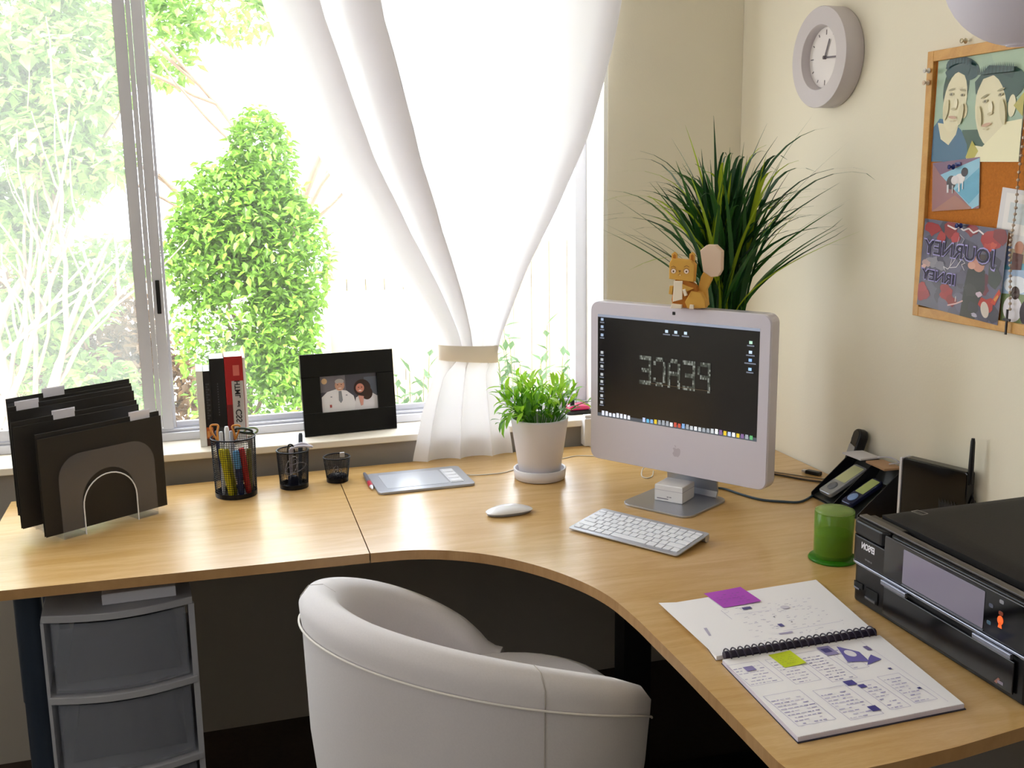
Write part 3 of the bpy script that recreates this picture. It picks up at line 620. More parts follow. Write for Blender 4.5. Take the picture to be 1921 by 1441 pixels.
st = empty('stylus', frame((-1.1640, -.275, DZ + .0062), (1, 0, 0), (.012, 1, 0)), 'grey and red stylus pen lying at the tablet\'s left edge', 'stylus')
for nm, prof, c in (('tip', [(.0012, 0), (.0035, .012), (.005, .024)], 'd9d9e2'), ('grip', [(.0052, .024), (.006, .035), (.006, .062)], 'b82840'), ('barrel', [(.006, .062), (.0055, .13), (.004, .150), (.002, .156)], '6a6c78')):
    b = MB(); b.lathe(prof, 14, cap=(True, True)); b.build(nm, mat('stylus_' + c, c, .3), st)

# ================================================================ SMALL POTTED PLANT
PX, PY = -.7280, -.292
pp = empty('potted_plant', T(PX, PY, DZ), 'small bushy green plant in a white pot beside the computer', 'potted plant')
M_pot = mat('white_ceramic', 'dcd8de', .38)
b = MB(); b.lathe([(.001, .0005), (.060, .0005), (.066, .003), (.069, .028), (.066, .030), (.063, .026), (.060, .008), (.001, .006)], 48); b.build('saucer', M_pot, pp)
b = MB(); b.lathe([(.001, .0085), (.050, .0085), (.053, .012), (.0745, .158), (.0752, .163), (.0705, .163), (.0695, .15), (.066, .12), (.001, .12)], 48); b.build('pot', M_pot, pp)
b = MB(); b.lathe([(.001, .128), (.030, .132), (.0665, .126)], 24, cap=(False, False)); b.build('soil', mat('soil', '241a12', .95, bump=.8), pp)
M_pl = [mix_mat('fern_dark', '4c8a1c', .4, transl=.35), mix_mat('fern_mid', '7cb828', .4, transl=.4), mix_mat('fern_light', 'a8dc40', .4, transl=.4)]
def leafmesh(m, L=.046, w=.0066):
    b = MB(); P = [(0, 0), (.5, .3), (1, .6), (.7, .85), (0, 1)]
    vs = [(0, 0, 0)]; 
    for t, ww in ((.25, .8), (.5, 1), (.78, .7)): vs += [(-w * ww, L * t, .001 + .003 * math.sin(PI * t)), (0, L * t, .003 * math.sin(PI * t) - .0006), (w * ww, L * t, .001 + .003 * math.sin(PI * t))]
    vs += [(0, L, -.003)]
    b.add(vs, [[0, 2, 1], [0, 3, 2], [1, 2, 5, 4], [2, 3, 6, 5], [4, 5, 8, 7], [5, 6, 9, 8], [7, 8, 10], [8, 9, 10]], smooth=True)
    o = b.build('leaf', m); me = o.data; bpy.data.objects.remove(o); return me
LM = [leafmesh(m) for m in M_pl]
rng = random.Random(21); stem = MB(); cnt = 0
for i in range(37):
    a = rng.uniform(0, 2 * PI); lean = rng.uniform(.0, .95) if i > 3 else 1.25; L = rng.uniform(.105, .145) * (1.0 if lean < .75 else .85)
    if i == 0: a, lean, L = -.35, 1.12, .15
    base = Vector((math.cos(a), math.sin(a), 0)) * rng.uniform(.01, .05) + Vector((0, 0, .13)); hor = Vector((math.cos(a), math.sin(a), 0))
    pts = [base + hor * (L * math.sin(lean) * (t ** 1.15)) + Vector((0, 0, L * math.cos(lean * t) * t)) for t in [j / 6 for j in range(7)]]
    stem.tube(pts, [.0018 - .0002 * j for j in range(7)], 5)
    for k in range(8):
        t = .28 + .72 * k / 7; f = t * 6; j = int(min(5, f)); p = pts[j].lerp(pts[j + 1], f - j); tn = (pts[j + 1] - pts[j]).normalized()
        side = tn.cross(Vector((0, 0, 1))); side = side.normalized() if side.length > .1 else Vector((1, 0, 0)); ang = k * 2.4 + rng.uniform(-.4, .4)
        d = (tn * rng.uniform(.55, .95) + (side * math.cos(ang) + tn.cross(side) * math.sin(ang)) * .75).normalized()
        q = d.to_track_quat('Y', 'Z').to_matrix().to_4x4(); s = rng.uniform(.7, 1.15) * (1 if k < 7 else .8)
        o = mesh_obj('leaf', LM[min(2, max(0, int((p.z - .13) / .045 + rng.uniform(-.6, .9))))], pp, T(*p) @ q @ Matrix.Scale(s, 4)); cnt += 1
stem.build('stem', M_pl[0], pp)
pp_parts = cnt

# ================================================================ COMPUTER
IW = Vector((math.cos(math.radians(-57)), math.sin(math.radians(-57)), 0)); IN = Vector((IW.y, -IW.x, 0))
IMC = Vector((-.487, -.600, .801)); TI = .0
IM = frame(IMC, IW, IN)      # local x right, y up, z toward the user
mac = empty('desktop_computer', IM, 'white all-in-one desktop computer with a black screen on a metal foot', 'computer')
W_, H_ = .490, .400
OX = -.006
b = MB(); b.prism(rrect(W_, H_, .022, 6, OX, H_ / 2), -.040, 0, .004)
b.prism(rrect(W_ - .06, H_ - .05, .04, 6, OX, H_ / 2), -.056, -.040, .004); b.build('case', mat('case_white', 'd8d4e0', .22, coat=.4), mac)
b = MB(); o = rrect(W_ - .004, H_ - .004, .021, 6, OX, H_ / 2)
b.prism(o, .0001, .0012, .0004); b.build('front_panel', mat('front_white', 'cfcad8', .28, coat=.3), mac)
sx0, sx1, sy0, sy1 = -.228, .212, .112, .368; sw, sh_ = sx1 - sx0, sy1 - sy0
M_scr = print_mat('screen', emit=1.0, rough=.18, base_black=True)
shp = [('r', 0, 0, 1, 1, '0e0b0b'), ('r', 0, .975, 1, 1, '8f95a5'), ('r', 0, .0, 1, .035, '4a5058')]
rng = random.Random(2); dk = ['e8ecf2', '8fb8e0', 'c0c4c8', 'd8a040', '60b070', 'c05040', '7fa8d8', 'f2f2f2', '9aa0a8', 'b8c8e8', '5fb0d8', '806090', 'e0c030']
for i in range(38):
    if i in (8, 9, 10): continue
    x = .03 + i * .0252; shp.append(('r', x, .012, x + .017, .052 + rng.uniform(-.006, .006), 'dfe2ee' if i < 8 else rng.choice(dk)))
def icon(x, y, c='b8c8e0', lw=.03): return [('r', x - .009, y, x + .009, y + .026, c), ('r', x - lw, y - .022, x + lw, y - .010, '6f7480'), ]
for x in (.455, .512, .572): shp += icon(x, .885, 'c8dcf0', .022)
for k, y in enumerate((.86, .775, .705, .625)): shp += icon(.953, y, ['b8e0c8', 'c8dcf0', '90b8e8', 'a0c8e8'][k], [.02, .024, .032, .02][k])
for y in (.94, .87, .79, .62, .55, .485, .405, .335, .265, .195, .13): shp += icon(.034, y, '9fb0c8' if y > .7 else 'b4b8bc', .014)
shp.append(('r', .36, .395, .73, .399, '5a4c38'))
art(mac, 'screen', sw, sh_, shp, M_scr, T(sx0, sy0, .0013), dz=.00005)
# PEACE, mirrored, built from small blocks of tiny type
GL = {'P': ['11110', '10001', '10001', '11110', '10000', '10000', '10000'], 'E': ['11111', '10000', '10000', '11110', '10000', '10000', '11111'], 'A': ['01110', '10001', '10001', '11111', '10001', '10001', '10001'], 'C': ['01110', '10001', '10000', '10000', '10000', '10001', '01110']}
ps = []; rng = random.Random(8); tw, th_ = .198, .070
for li, chh in enumerate('PEACE'):
    for r, row in enumerate(GL[chh]):
        for c, v in enumerate(row):
            if v == '0': continue
            for q in range(4):
                u = 1 - (li * 6 + c + (q % 2) * .5 + .5) / 29.5; vv = 1 - (r + (q // 2) * .5 + .5) / 7; g = rng.choice(['30342e', '4a4e46', '686c64', '3c403a', '858982'])
                ps.append(('r', u, vv, u + .0165, vv + .07, g))
art(mac, 'screen_lettering', tw, th_, ps, M_scr, T(-.107, .208, .0024), dz=0, clip=False)
b = MB(); b.prism(rrect(.0075, .0075, .001, 2, -.010, .3855), .0013, .0019); b.build('camera', M_black, mac)
# fruit emblem with a bite and a leaf, mirrored like the rest of the picture
def apple():
    R = [(0, -.43), (.12, -.48), (.25, -.42), (.38, -.22), (.44, .0), (.43, .2), (.33, .34), (.18, .37), (.05, .31), (0, .30), (-.05, .31), (-.18, .37), (-.30, .34), (-.37, .27), (-.30, .18), (-.275, .05), (-.31, -.08), (-.40, -.16), (-.34, -.3), (-.25, -.42), (-.12, -.48)]
    return R
b = MB(); S = .026; P = catmull([Vector((*p,)) for p in apple()] + [Vector(apple()[0])], 3)[:-1]
vs = [(p.x * S, p.y * S + .055, .0) for p in P]; n = len(vs); cxy = (0.02 * S, .055, 0)
b.add([cxy] + vs, [[0, i + 1, (i + 1) % n + 1] for i in range(n)]); lf = [(0, .40), (-.03, .50), (-.12, .60), (-.20, .62), (-.18, .52), (-.10, .43)]
b.add([(p[0] * S, p[1] * S + .055, 0) for p in lf], [list(range(6))]); b.build('fruit_emblem', mat('emblem_grey', 'b9b2c2', .3, metal=.2), mac, T(.003, 0, .0014))
# stand: neck and foot
b = MB()
FL = Vector((0, -.801 + DZ, 0))
M_al = mat('brushed_aluminium', 'b4b7c0', .3, metal=.8)
prof = [(-.048, .10), (-.075, .02), (-.085, -.05), (-.080, -.064), (-.06, -.0705)]
b.loops([[(-.07, y, z), (.07, y, z), (.07, y, z + .006), (-.07, y, z + .006)] for z, y in prof], smooth=False)
foot = [(-x, z) for x, z in rrect(.190, .190, .03, 6, .0, .0)]
b.prism([(x, z) for x, z in foot], 0, .005, .001, frame((0, -.0708, -.0), (1, 0, 0), (0, 1, 0)))
b.build('stand', M_al, mac)
bx = Matrix.Translation((-.482, -.588, DZ + .0053)) @ RZ(-50)
wb = empty('white_box', bx, 'small white box standing on the computer\'s metal foot', 'box')
b = MB(); b.box(-.036, -.034, 0, .036, .034, .041, bev=.0025); b.build('body', M_wplas, wb)
b = MB(); b.box(-.0365, -.0345, .0275, .0365, .0345, .0283); b.build('lid_seam', mat('seam_grey', 'b4aebc', .6), wb)
art(wb, 'print', .012, .002, [('r', 0, 0, .4, 1, '7a7684'), ('r', .55, 0, 1, 1, '7a7684')], M_print, frame((-.004, -.0344, .0115), (1, 0, 0), (0, -1, 0)))
art(wb, 'print', .03, .0025, [('r', 0, 0, 1, 1, '8a8694')], M_print, frame((-.03, -.0344, .006), (1, 0, 0), (0, -1, 0)))

# ================================================================ KEYBOARD
kA = Vector((-.7916, -.718, 0)); kd = Vector((.54, -.84, 0)).normalized(); kn_ = Vector((-kd.y, kd.x, 0))
KC = Vector((-.6645, -.7950, DZ))
KW, KD = .284, .132
KM = frame(KC, kd, (0, 0, 1)) @ Matrix.Rotation(math.radians(5.6), 4, 'X')
kb = empty('keyboard', KM, 'slim aluminium keyboard with white keys in front of the computer', 'keyboard')
b = MB(); b.prism(rrect(KW, KD, .007, 5), .0095, .0125, .0008); b.build('tray', mat('keyboard_aluminium', 'c3c4cc', .35, metal=.6), kb)
b = MB(); b.lathe([(.0085, -KW / 2 + .002), (.0085, KW / 2 - .002)], 20, T(0, KD / 2 - .0098, .0034) @ RY(90), cap=(True, True)); b.build('battery_tube', mat('keyboard_aluminium'), kb)
M_key = mat('white_key', 'eceef6', .35)
km = {}
def key(cx, cy, w, d):
    k = (round(w, 4), round(d, 4))
    if k not in km:
        b = MB(); b.prism(rrect(w, d, .0012, 2), .0126, .0147, .0006); o = b.build('key', M_key, kb); km[k] = o.data; o.location = (cx, cy, 0)
    else:
        o = mesh_obj('key', km[k], kb); o.location = (cx, cy, 0)
    return o
U = .0190; g_ = .0026; X0 = -KW / 2 + .0065; Yt = KD / 2 - .0145
rows = [(.0095, [1.02] * 14), (.0163, [1] * 13 + [1.5 - .2]), (.0163, [1.5 - .2] + [1] * 13), (.0163, [1.75 - .1] + [1] * 11 + [1.75 - .1]), (.0163, [2.25 - .1] + [1] * 10 + [2.25 - .1]), (.0163, [1, 1, 1, 1.2, 4.85, 1.2, 1, 1, 1, 1])]
y = Yt; WW = KW - .013
for d, ks in rows:
    ks = ks[::-1]; tot = sum(ks); x = X0
    for k in ks:
        w = k / tot * WW; key(x + w / 2, y - d / 2, w - g_, d); x += w
    y -= d + g_ + .0003

# ================================================================ MOUSE
ms = empty('mouse', T(-.888, -.556, DZ) @ RZ(4), 'low white touch mouse in the middle of the desk', 'mouse')
def mouse_loops(z0, z1f):
    L = []; o = [(.0565 * math.copysign(abs(math.cos(t)) ** .8, math.cos(t)), .0285 * math.copysign(abs(math.sin(t)) ** .75, math.sin(t))) for t in [2 * PI * i / 36 for i in range(36)]]
    for k in range(9):
        s = math.cos(k / 8 * PI / 2 * .98); zz = k / 8
        L.append([(x * s, yy * s, z0 + (z1f(x * s) - z0) * math.sin(zz * PI / 2)) for x, yy in o])
    return L
b = MB(); b.loops(mouse_loops(.008, lambda x: .0215 - 2.6 * (x + .004) ** 2), smooth=True); b.build('shell', mat('mouse_white', 'f1f1f7', .15, coat=.6), ms)
b = MB(); b.prism([(.054 * math.cos(t), .0262 * math.sin(t)) for t in [2 * PI * i / 30 for i in range(30)]], .0008, .0078, .002); b.build('base', mat('mouse_grey', '8a8d9a', .3, metal=.5), ms)

# ================================================================ GRASS PLANT
GX, GY, GZ = -.255, -.375, 1.135
gp = empty('grass_plant', T(GX, GY, 0), 'tall arching green grass plant in a pale vase behind the computer', 'potted plant')
b = MB(); b.lathe([(.001, DZ + .0005), (.055, DZ + .0005), (.060, DZ + .01), (.072, 1.0), (.078, 1.14), (.079, 1.15), (.074, 1.15), (.070, 1.10), (.001, 1.09)], 36); b.build('vase', mat('pale_vase', 'd8ccb8', .4), gp)
M_gr = [mix_mat('blade_dark', '1f4a24', .38, transl=.22), mix_mat('blade_mid', '35662a', .38, transl=.28), mix_mat('blade_light', 'a8bf2c', .4, transl=.45)]
CR = Vector((math.cos(YAW), -math.sin(YAW), 0)); CF = Vector((math.sin(YAW), math.cos(YAW), 0))
def blade(dx, dy, h, w, mi, droop=0., r0=None, seed=0):
    rr = random.Random(seed); b = MB(); n = 12
    base = Vector((rr.uniform(-.045, .045) * .9, rr.uniform(-.04, .04), 1.095))
    tip = CR * dx + CF * dy
    pts = []
    for i in range(n + 1):
        t = i / n; hz = h * (math.sin(t * PI / 2 * (1 + droop)) / max(.2, 1)) if droop else h * (t ** .92)
        q = base + tip * (t ** (1.9 - .5 * droop)) + Vector((0, 0, hz)); pts.append(q)
    for p in pts:
        if GX + p.x > -.012: p.x = -.012 - GX
        if GY + p.y > -.02: p.y = -.02 - GY
    V = []; side = tip.cross(Vector((0, 0, 1))); side = side.normalized() if side.length > .02 else CR.copy(); side = (side + CR * rr.uniform(-1.2, 1.2)).normalized(); side.z = 0
    for i, p in enumerate(pts):
        t = i / n; ww = w * (.55 + .9 * t if t < .45 else .955 * (1 - ((t - .45) / .55) ** 1.6)) + .0002
        k = Vector((tip.x, tip.y, 0)); k = k.normalized() * ww * .35 if k.length > 0 else Vector((0, 0, 0))
        V += [p - side * ww, p - k * .5, p + side * ww]
    F = []
    for i in range(n): F += [[3 * i, 3 * i + 1, 3 * i + 4, 3 * i + 3], [3 * i + 1, 3 * i + 2, 3 * i + 5, 3 * i + 4]]
    b.add(V, F, smooth=True); return b.build('leaf', M_gr[mi], gp)
rng = random.Random(31)
for i in range(165):
    t = rng.gauss(0, .62); dx = max(-1.1, min(1, t)) * .27 + .01; h = rng.uniform(.30, .50) * (1 - .24 * abs(dx) / .3)
    dy = min(rng.uniform(-.14, .10), (.225 - .96 * dx) / .28)
    blade(dx, dy, h, rng.uniform(.0048, .0095), rng.choice([0, 0, 0, 1, 1, 1]) if rng.random() > .15 else 2, rng.choice([0, 0, .08, .15]), seed=i)
# named silhouettes read off the photograph: (sideways, depth, height, width, colour, droop)
sil = [(-.36, 0, .345, .0045, 0, .18), (-.37, -.03, .315, .004, 1, .22), (-.30, .02, .42, .004, 2, .12), (-.30, -.02, .36, .0045, 2, .2), (-.25, 0, .47, .0042, 0, .02), (-.21, .02, .45, .005, 0, .1), (-.16, 0, .50, .0040, 0, .0), (-.10, .0, .53, .005, 2, 0), (-.16, .02, .43, .0055, 1, .1),
       (-.25, -.05, .2, .004, 2, .35), (-.22, -.05, .21, .0035, 0, .25), (-.02, 0, .55, .0045, 0, 0), (.02, .03, .44, .005, 0, 0), (.12, .0, .53, .004, 0, 0), (.14, .02, .48, .006, 2, .05), (.17, 0, .50, .0035, 0, 0), (.20, -.02, .55, .0035, 1, 0), (.24, -.06, .52, .0045, 0, -.02), (.25, -.12, .48, .0035, 0, 0),
       (.30, -.13, .42, .006, 0, .12), (.315, -.16, .41, .0048, 0, .2), (.30, -.14, .37, .006, 1, .1), (.26, -.12, .33, .005, 0, .05), (.17, -.05, .44, .0065, 2, .05), (.10, -.03, .42, .0065, 0, .05), (-.12, -.03, .34, .0075, 2, .1), (-.17, -.05, .28, .007, 0, .12), (.20, -.08, .30, .005, 0, .1), (.05, -.05, .36, .006, 1, 0), (-.05, -.05, .36, .006, 0, 0)]
for i, s in enumerate(sil): blade(s[0], s[1], s[2], s[3] * 1.3, s[4], s[5], seed=500 + i)

# ================================================================ PAPER SQUIRREL
SX = Vector((.8, -.6, 0)); SN = Vector((-.6, -.8, 0))
SQ = frame((-.468, -.652, 1.2035), SX, SN)      # x right, y up, z to the viewer
sq = empty('paper_squirrel', SQ, 'folded tan paper squirrel toy with a pale angular tail on top of the computer', 'paper toy')
M_tan = mat('tan_paper', 'd9a84e', .8); M_tan2 = mat('orange_paper', 'b8742a', .8); M_cream = mat('cream_paper', 'f2e6d4', .8); M_pink = mat('pink_paper', 'e6cdb8', .8)
b = MB(); b.prism([(-.062, .066), (-.006, .060), (-.004, .098), (-.012, .108), (-.056, .112), (-.062, .102)], -.032, .0, .0015); b.build('head', M_tan, sq)
for x in (-.053, -.012):
    b = MB(); b.prism([(x - .007, .106), (x + .006, .106), (x + .006, .122), (x, .127), (x - .007, .122)], -.02, -.014, .0008); o = b.build('ear', M_tan, sq)
    b = MB(); b.prism([(x - .0035, .107), (x + .003, .107), (x + .003, .119), (x, .122), (x - .0035, .119)], -.0138, -.0134); b.build('inner_ear', M_tan2, o)
art(sq, 'face', .054, .038, [('e', .17, .52, .13, .17, 'a8743a'), ('e', .17, .50, .10, .14, 'f0dccb'), ('e', .17, .49, .035, .055, '4a2a1c'), ('e', .72, .52, .13, .17, 'a8743a'), ('e', .72, .50, .10, .14, 'f0dccb'), ('e', .72, .49, .035, .055, '4a2a1c'),
    ('l', [(.06, .72), (.17, .80), (.27, .72)], .0012, '8a5a28'), ('l', [(.62, .76), (.73, .84), (.84, .76)], .0012, '8a5a28'), ('p', [(.38, .55), (.5, .55), (.44, .42)], '7a5426'), ('l', [(.44, .42), (.44, .32), (.36, .26)], .001, 'a06a30'), ('l', [(.44, .32), (.52, .26)], .001, 'a06a30'), ('e', .46, .27, .03, .04, 'f0d890')], M_paint, T(-.061, .065, .0002))
b = MB(); b.prism([(-.048, .064), (-.020, .064), (.0, .05), (.012, .0), (-.052, .0), (-.056, .018)], -.030, -.002, .002); b.build('body', M_tan2, sq)
b = MB(); b.prism([(-.050, .062), (-.030, .062), (-.030, .020), (-.052, .014)], -.002, .003, .001); b.build('belly', M_cream, sq)
b = MB(); b.prism([(-.030, .055), (-.004, .046), (-.020, .038), (-.028, .034)], -.002, .006, .001); b.prism([(-.060, .050), (-.052, .05), (-.054, .03), (-.062, .032)], -.010, .002, .001); b.build('arm', M_tan, sq)
b = MB(); b.prism([(-.029, .043), (-.022, .045), (-.018, .030), (-.024, .028)], .0, .009, .001); b.build('paw', M_cream, sq)
b = MB(); b.prism([(-.010, .040), (.012, .036), (.022, .018), (.024, .002), (-.018, .0), (-.024, .014)], -.026, .004, .002); b.build('haunch', M_tan, sq)
b = MB(); b.prism([(-.056, .0), (-.030, .0), (-.030, .008), (-.052, .010)], -.006, .012, .001); b.prism([(-.012, .0), (-.002, .0), (-.002, .009), (-.010, .010)], .004, .013, .001); b.build('foot', M_cream, sq)
b = MB(); b.prism([(.004, .01), (.024, .004), (.020, .04), (.030, .062), (.036, .085), (.018, .092), (.006, .07), (.0, .04)], -.046, -.024, .002); b.build('tail_base', M_tan, sq)
b = MB(); b.prism([(.004, .130), (.018, .142), (.038, .142), (.053, .128), (.053, .085), (.046, .072), (.030, .070), (.012, .082)], -.055, -.020, .002); b.build('tail', M_pink, sq)

# ================================================================ WALL CLOCK
WN = Vector((-1, 0, 0)); WXr = Vector((0, -1, 0))
CK = frame((-.001, -.448, 1.782), WXr, WN)
ck = empty('wall_clock', CK, 'round pale grey wall clock with a wide rim', 'clock')
b = MB(); b.lathe([(.1185, .0), (.1205, .003), (.1205, .048), (.1195, .0495)], 72); b.lathe([(.1195, .0495), (.078, .0495)], 72, smooth=False); b.lathe([(.078, .0495), (.0765, .048), (.0735, .030)], 72); b.lathe([(.0735, .030), (.0735, .0275), (.001, .0275)], 72)
b.build('case', mat('clock_grey', 'c9c2c6', .42), ck)
b = MB(); b.lathe([(.0725, .0282), (.001, .0282)], 60); b.build('dial', mat('clock_dial', 'e2dcdc', .5), ck)
b = MB(); M_hand = mat('clock_hand', '6f666c', .4)
for k in range(12):
    a = k * 30; l = .012 if k % 3 == 0 else .007
    b = MB(); b.box(-.0012, .066 - l, .0284, .0012, .066, .0292, RZ(a)); b.build('hour_mark', M_hand, ck)
for nm, ang, l, w in (('hour_hand', -24, .046, .002), ('minute_hand', -93, .052, .0022)):
    b = MB(); b.box(-w, -.004, .031, w, l, .0322, RZ(ang)); b.build(nm, M_hand, ck)
b = MB(); b.lathe([(.0045, .0285), (.0045, .035), (.001, .036)], 16, cap=(True, True)); b.build('hub', M_hand, ck)

# ================================================================ BULLETIN BOARD
BM = frame((-.001, 0, 0), WXr, WN)           # local x = -y, y = z, z = out of the wall
bb = empty('bulletin_board', BM, 'cork bulletin board in a pale wooden frame covered with photos', 'notice board')
bx0, bx1, by0, by1 = .822, 1.44, 1.187, 1.755
M_pine = wood_mat('pine_frame', 'd9a75c', 'c58f45', (6, 6, 6), .5)
for q in ((bx0, by0, bx0 + .020, by1), (bx1 - .02, by0, bx1, by1), (bx0 + .02, by0, bx1 - .02, by0 + .022), (bx0 + .02, by1 - .022, bx1 - .02, by1)):
    b = MB(); b.box(q[0], q[1], .0, q[2], q[3], .016, bev=.0015); b.build('frame', M_pine, bb)
b = MB(); b.box(bx0 + .0205, by0 + .0225, .001, bx1 - .0205, by1 - .0225, .007); b.build('cork', mat('cork', 'b8702a', .95, noise=.25, nscale=220, bump=.5), bb)
def photo(name, x, y, w, h, rot, shapes, label  , cat='photo', z=.0075, glossy=True, group='photos pinned to the cork board'):
    root = empty(name, BM @ T(x, y, z) @ RZ(rot), label, cat, group)
    b = MB(); b.box(0, 0, 0, w, h, .0009); b.build('paper', mat('photo_paper', 'f2f0ec', .5), root)
    art(root, 'print', w, h, shapes, M_glossprint if glossy else M_print, T(0, 0, .0009)); return root
SK, HR = 'e4dcb8', '2f4f50'
photo('photograph', .846, 1.524, .262, .214, -1, [('r', 0, 0, 1, 1, '9fb8a0'), ('p', [(.6, 1), (1, 1), (1, .6), (.8, .55)], 'a8c0a4'), ('r', .35, 0, 1, .3, '3a5a48'),
    ('p', [(0, 0), (0, .34), (.07, .42), (.2, .40), (.34, .30), (.42, .16), (.44, 0)], '3c6c8c'), ('p', [(.05, .38), (.1, .22), (.2, .16), (.28, .26), (.3, .34)], 'e0d8b4'),
    ('e', .24, .70, .15, .26, '2c4a3c', -8), ('e', .30, .88, .20, .11, HR, -12), ('e', .17, .62, .06, .2, '35503c'), ('e', .24, .57, .135, .285, SK, -10), ('e', .36, .48, .035, .07, 'dcd0a8'),
    ('p', [(.14, .78), (.24, .86), (.36, .80), (.40, .9), (.2, .97), (.1, .86)], HR),
    ('e', .74, .68, .26, .17, '35544a', 8), ('e', .66, .46, .17, .34, SK, 14), ('e', .88, .5, .04, .1, 'e8e0bc'), ('p', [(.48, .62), (.55, .76), (.72, .80), (.86, .74), (.9, .84), (.6, .88), (.46, .74)], '2f4c44'),
    ('p', [(.42, 0), (.47, .16), (.6, .14), (.84, .36), (1, .38), (1, 0)], 'efe9c2'), ('p', [(.42, .04), (.48, .20), (.56, .1), (.5, .0)], 'b8b04a'), ('p', [(.9, .5), (1, .62), (1, .4)], 'b8b05a'),
    ('e', .20, .69, .04, .010, 'a39b78', 8), ('e', .33, .675, .035, .010, 'a39b78', -8), ('e', .20, .645, .026, .014, 'b0a884'), ('e', .33, .63, .024, .014, 'b0a884'), ('e', .20, .645, .010, .010, '6c6450'), ('e', .33, .63, .010, .010, '6c6450'),
    ('e', .26, .55, .022, .05, 'ece4c4'), ('e', .24, .505, .03, .012, 'c8bc94'), ('e', .235, .425, .05, .014, 'cba58c', -6), ('e', .235, .39, .03, .008, 'd4ca a4'.replace(' ', '')), ('e', .15, .5, .03, .10, 'dad2aa', -10), ('e', .33, .45, .03, .10, 'd6cea6', -10),
    ('e', .59, .60, .045, .010, 'a39b78', 20), ('e', .76, .65, .04, .010, 'a39b78', 14), ('e', .60, .555, .028, .014, 'b0a884', 12), ('e', .76, .605, .026, .014, 'b0a884', 12), ('e', .60, .555, .010, .010, '6c6450'), ('e', .76, .605, .010, .010, '6c6450'),
    ('e', .665, .50, .024, .055, 'eee6c8', 14), ('e', .665, .44, .03, .012, 'c8bc94', 10), ('e', .635, .34, .05, .015, 'cba58c', 10), ('e', .63, .30, .03, .008, 'd4caa4'), ('e', .55, .42, .025, .10, 'dad2aa', 14), ('e', .80, .45, .03, .12, 'd8d0a8', 14)]
    + [('p', [(x, .93 - .5 * (x - .26) ** 2 * 4), (x + .012, 1.0 - 3 * (x - .27) ** 2), (x + .024, .93 - .5 * (x - .26) ** 2 * 4)], '35585a' if k % 2 else '264446') for k, x in enumerate([.12 + .018 * q for q in range(17)])]
    + [('p', [(x, .80), (x + .012, .90 - .8 * (x - .72) ** 2), (x + .024, .80)], '35544e' if k % 2 else '2a4640') for k, x in enumerate([.50 + .02 * q for q in range(20)])],
    'large greenish photo of two men with their heads together')
photo('photograph', .861, 1.418, .146, .103, 4, [('r', 0, 0, 1, 1, '9a6a6c'), ('p', [(0, 1), (1, 1), (1, .8), (.2, .7)], '7c5c78'), ('p', [(.18, .74), (.98, .98), (1, .98), (1, .06), (.86, .0)], '8fc4dc'), ('p', [(.5, .4), (1, .8), (1, .3), (.8, .1)], '5fa8c8'), ('p', [(0, 0), (.5, .30), (.86, .02), (.8, 0)], 'a87466'),
    ('e', .42, .56, .10, .14, '3c3438'), ('e', .60, .62, .11, .10, 'e8e4e4'), ('e', .70, .74, .07, .09, '2c2428'), ('e', .50, .6, .08, .09, 'd8d4d8'), ('r', .33, .36, .37, .52, 'd8d4d8'), ('r', .44, .34, .47, .5, 'b8b4b8'), ('r', .58, .36, .61, .56, 'e8e4e4'), ('r', .66, .40, .68, .6, 'e8e4e4'), ('r', .5, .88, .62, .95, '2a3a80')],
    'small photo of a black and white dog by blue water', z=.0095)
photo('photograph', 1.050, 1.300, .14, .172, -6, [('r', 0, 0, 1, 1, 'd8d6d8'), ('r', .1, .5, .9, .95, 'e6e2e0'), ('r', .2, .62, .7, .85, 'c8d0d4'), ('r', 0, 0, 1, .2, '6aa8c0'), ('r', 0, .2, 1, .34, 'a89a80'), ('e', .25, .42, .09, .09, 'c08a70'), ('r', .14, .14, .36, .36, '8a9ac0'), ('e', .5, .36, .09, .08, 'b88068'), ('r', .4, .1, .6, .3, '6a4a48'), ('e', .78, .46, .08, .08, 'c08a70'), ('r', .7, .2, .9, .4, 'e8e8ee')],
    'pale family photo partly hidden by the beads', z=.0075)
photo('photograph', 1.092, 1.192, .13, .118, 3, [('r', 0, 0, 1, 1, '7a8a60'), ('r', 0, .6, 1, 1, 'a8c0e0'), ('e', .3, .75, .25, .15, 'e8eef8'), ('e', .25, .35, .2, .22, 'e8e4ec'), ('e', .6, .3, .2, .24, '3a3038'), ('e', .65, .62, .1, .12, 'c89a88'), ('e', .3, .62, .09, .11, '4a3a38'), ('r', 0, 0, 1, .12, 'b8b4c8')],
    'small photo of people in white low on the cork board', z=.0095)
rng = random.Random(12)
js = [('r', 0, 0, 1, 1, '5d5a70')]
def blob(cx, cy, r, c, n=11, sy=1): return ('p', [(cx + r * rng.uniform(.6, 1.15) * math.cos(t), cy + sy * r * rng.uniform(.6, 1.15) * math.sin(t)) for t in [2 * PI * i / n for i in range(n)]], c)
for _ in range(46): js.append(blob(rng.random(), rng.random(), rng.uniform(.04, .13), rng.choice(['4c4a60', '56526a', '6a667e', '48465a', '625e78', '3e3c4c'])))
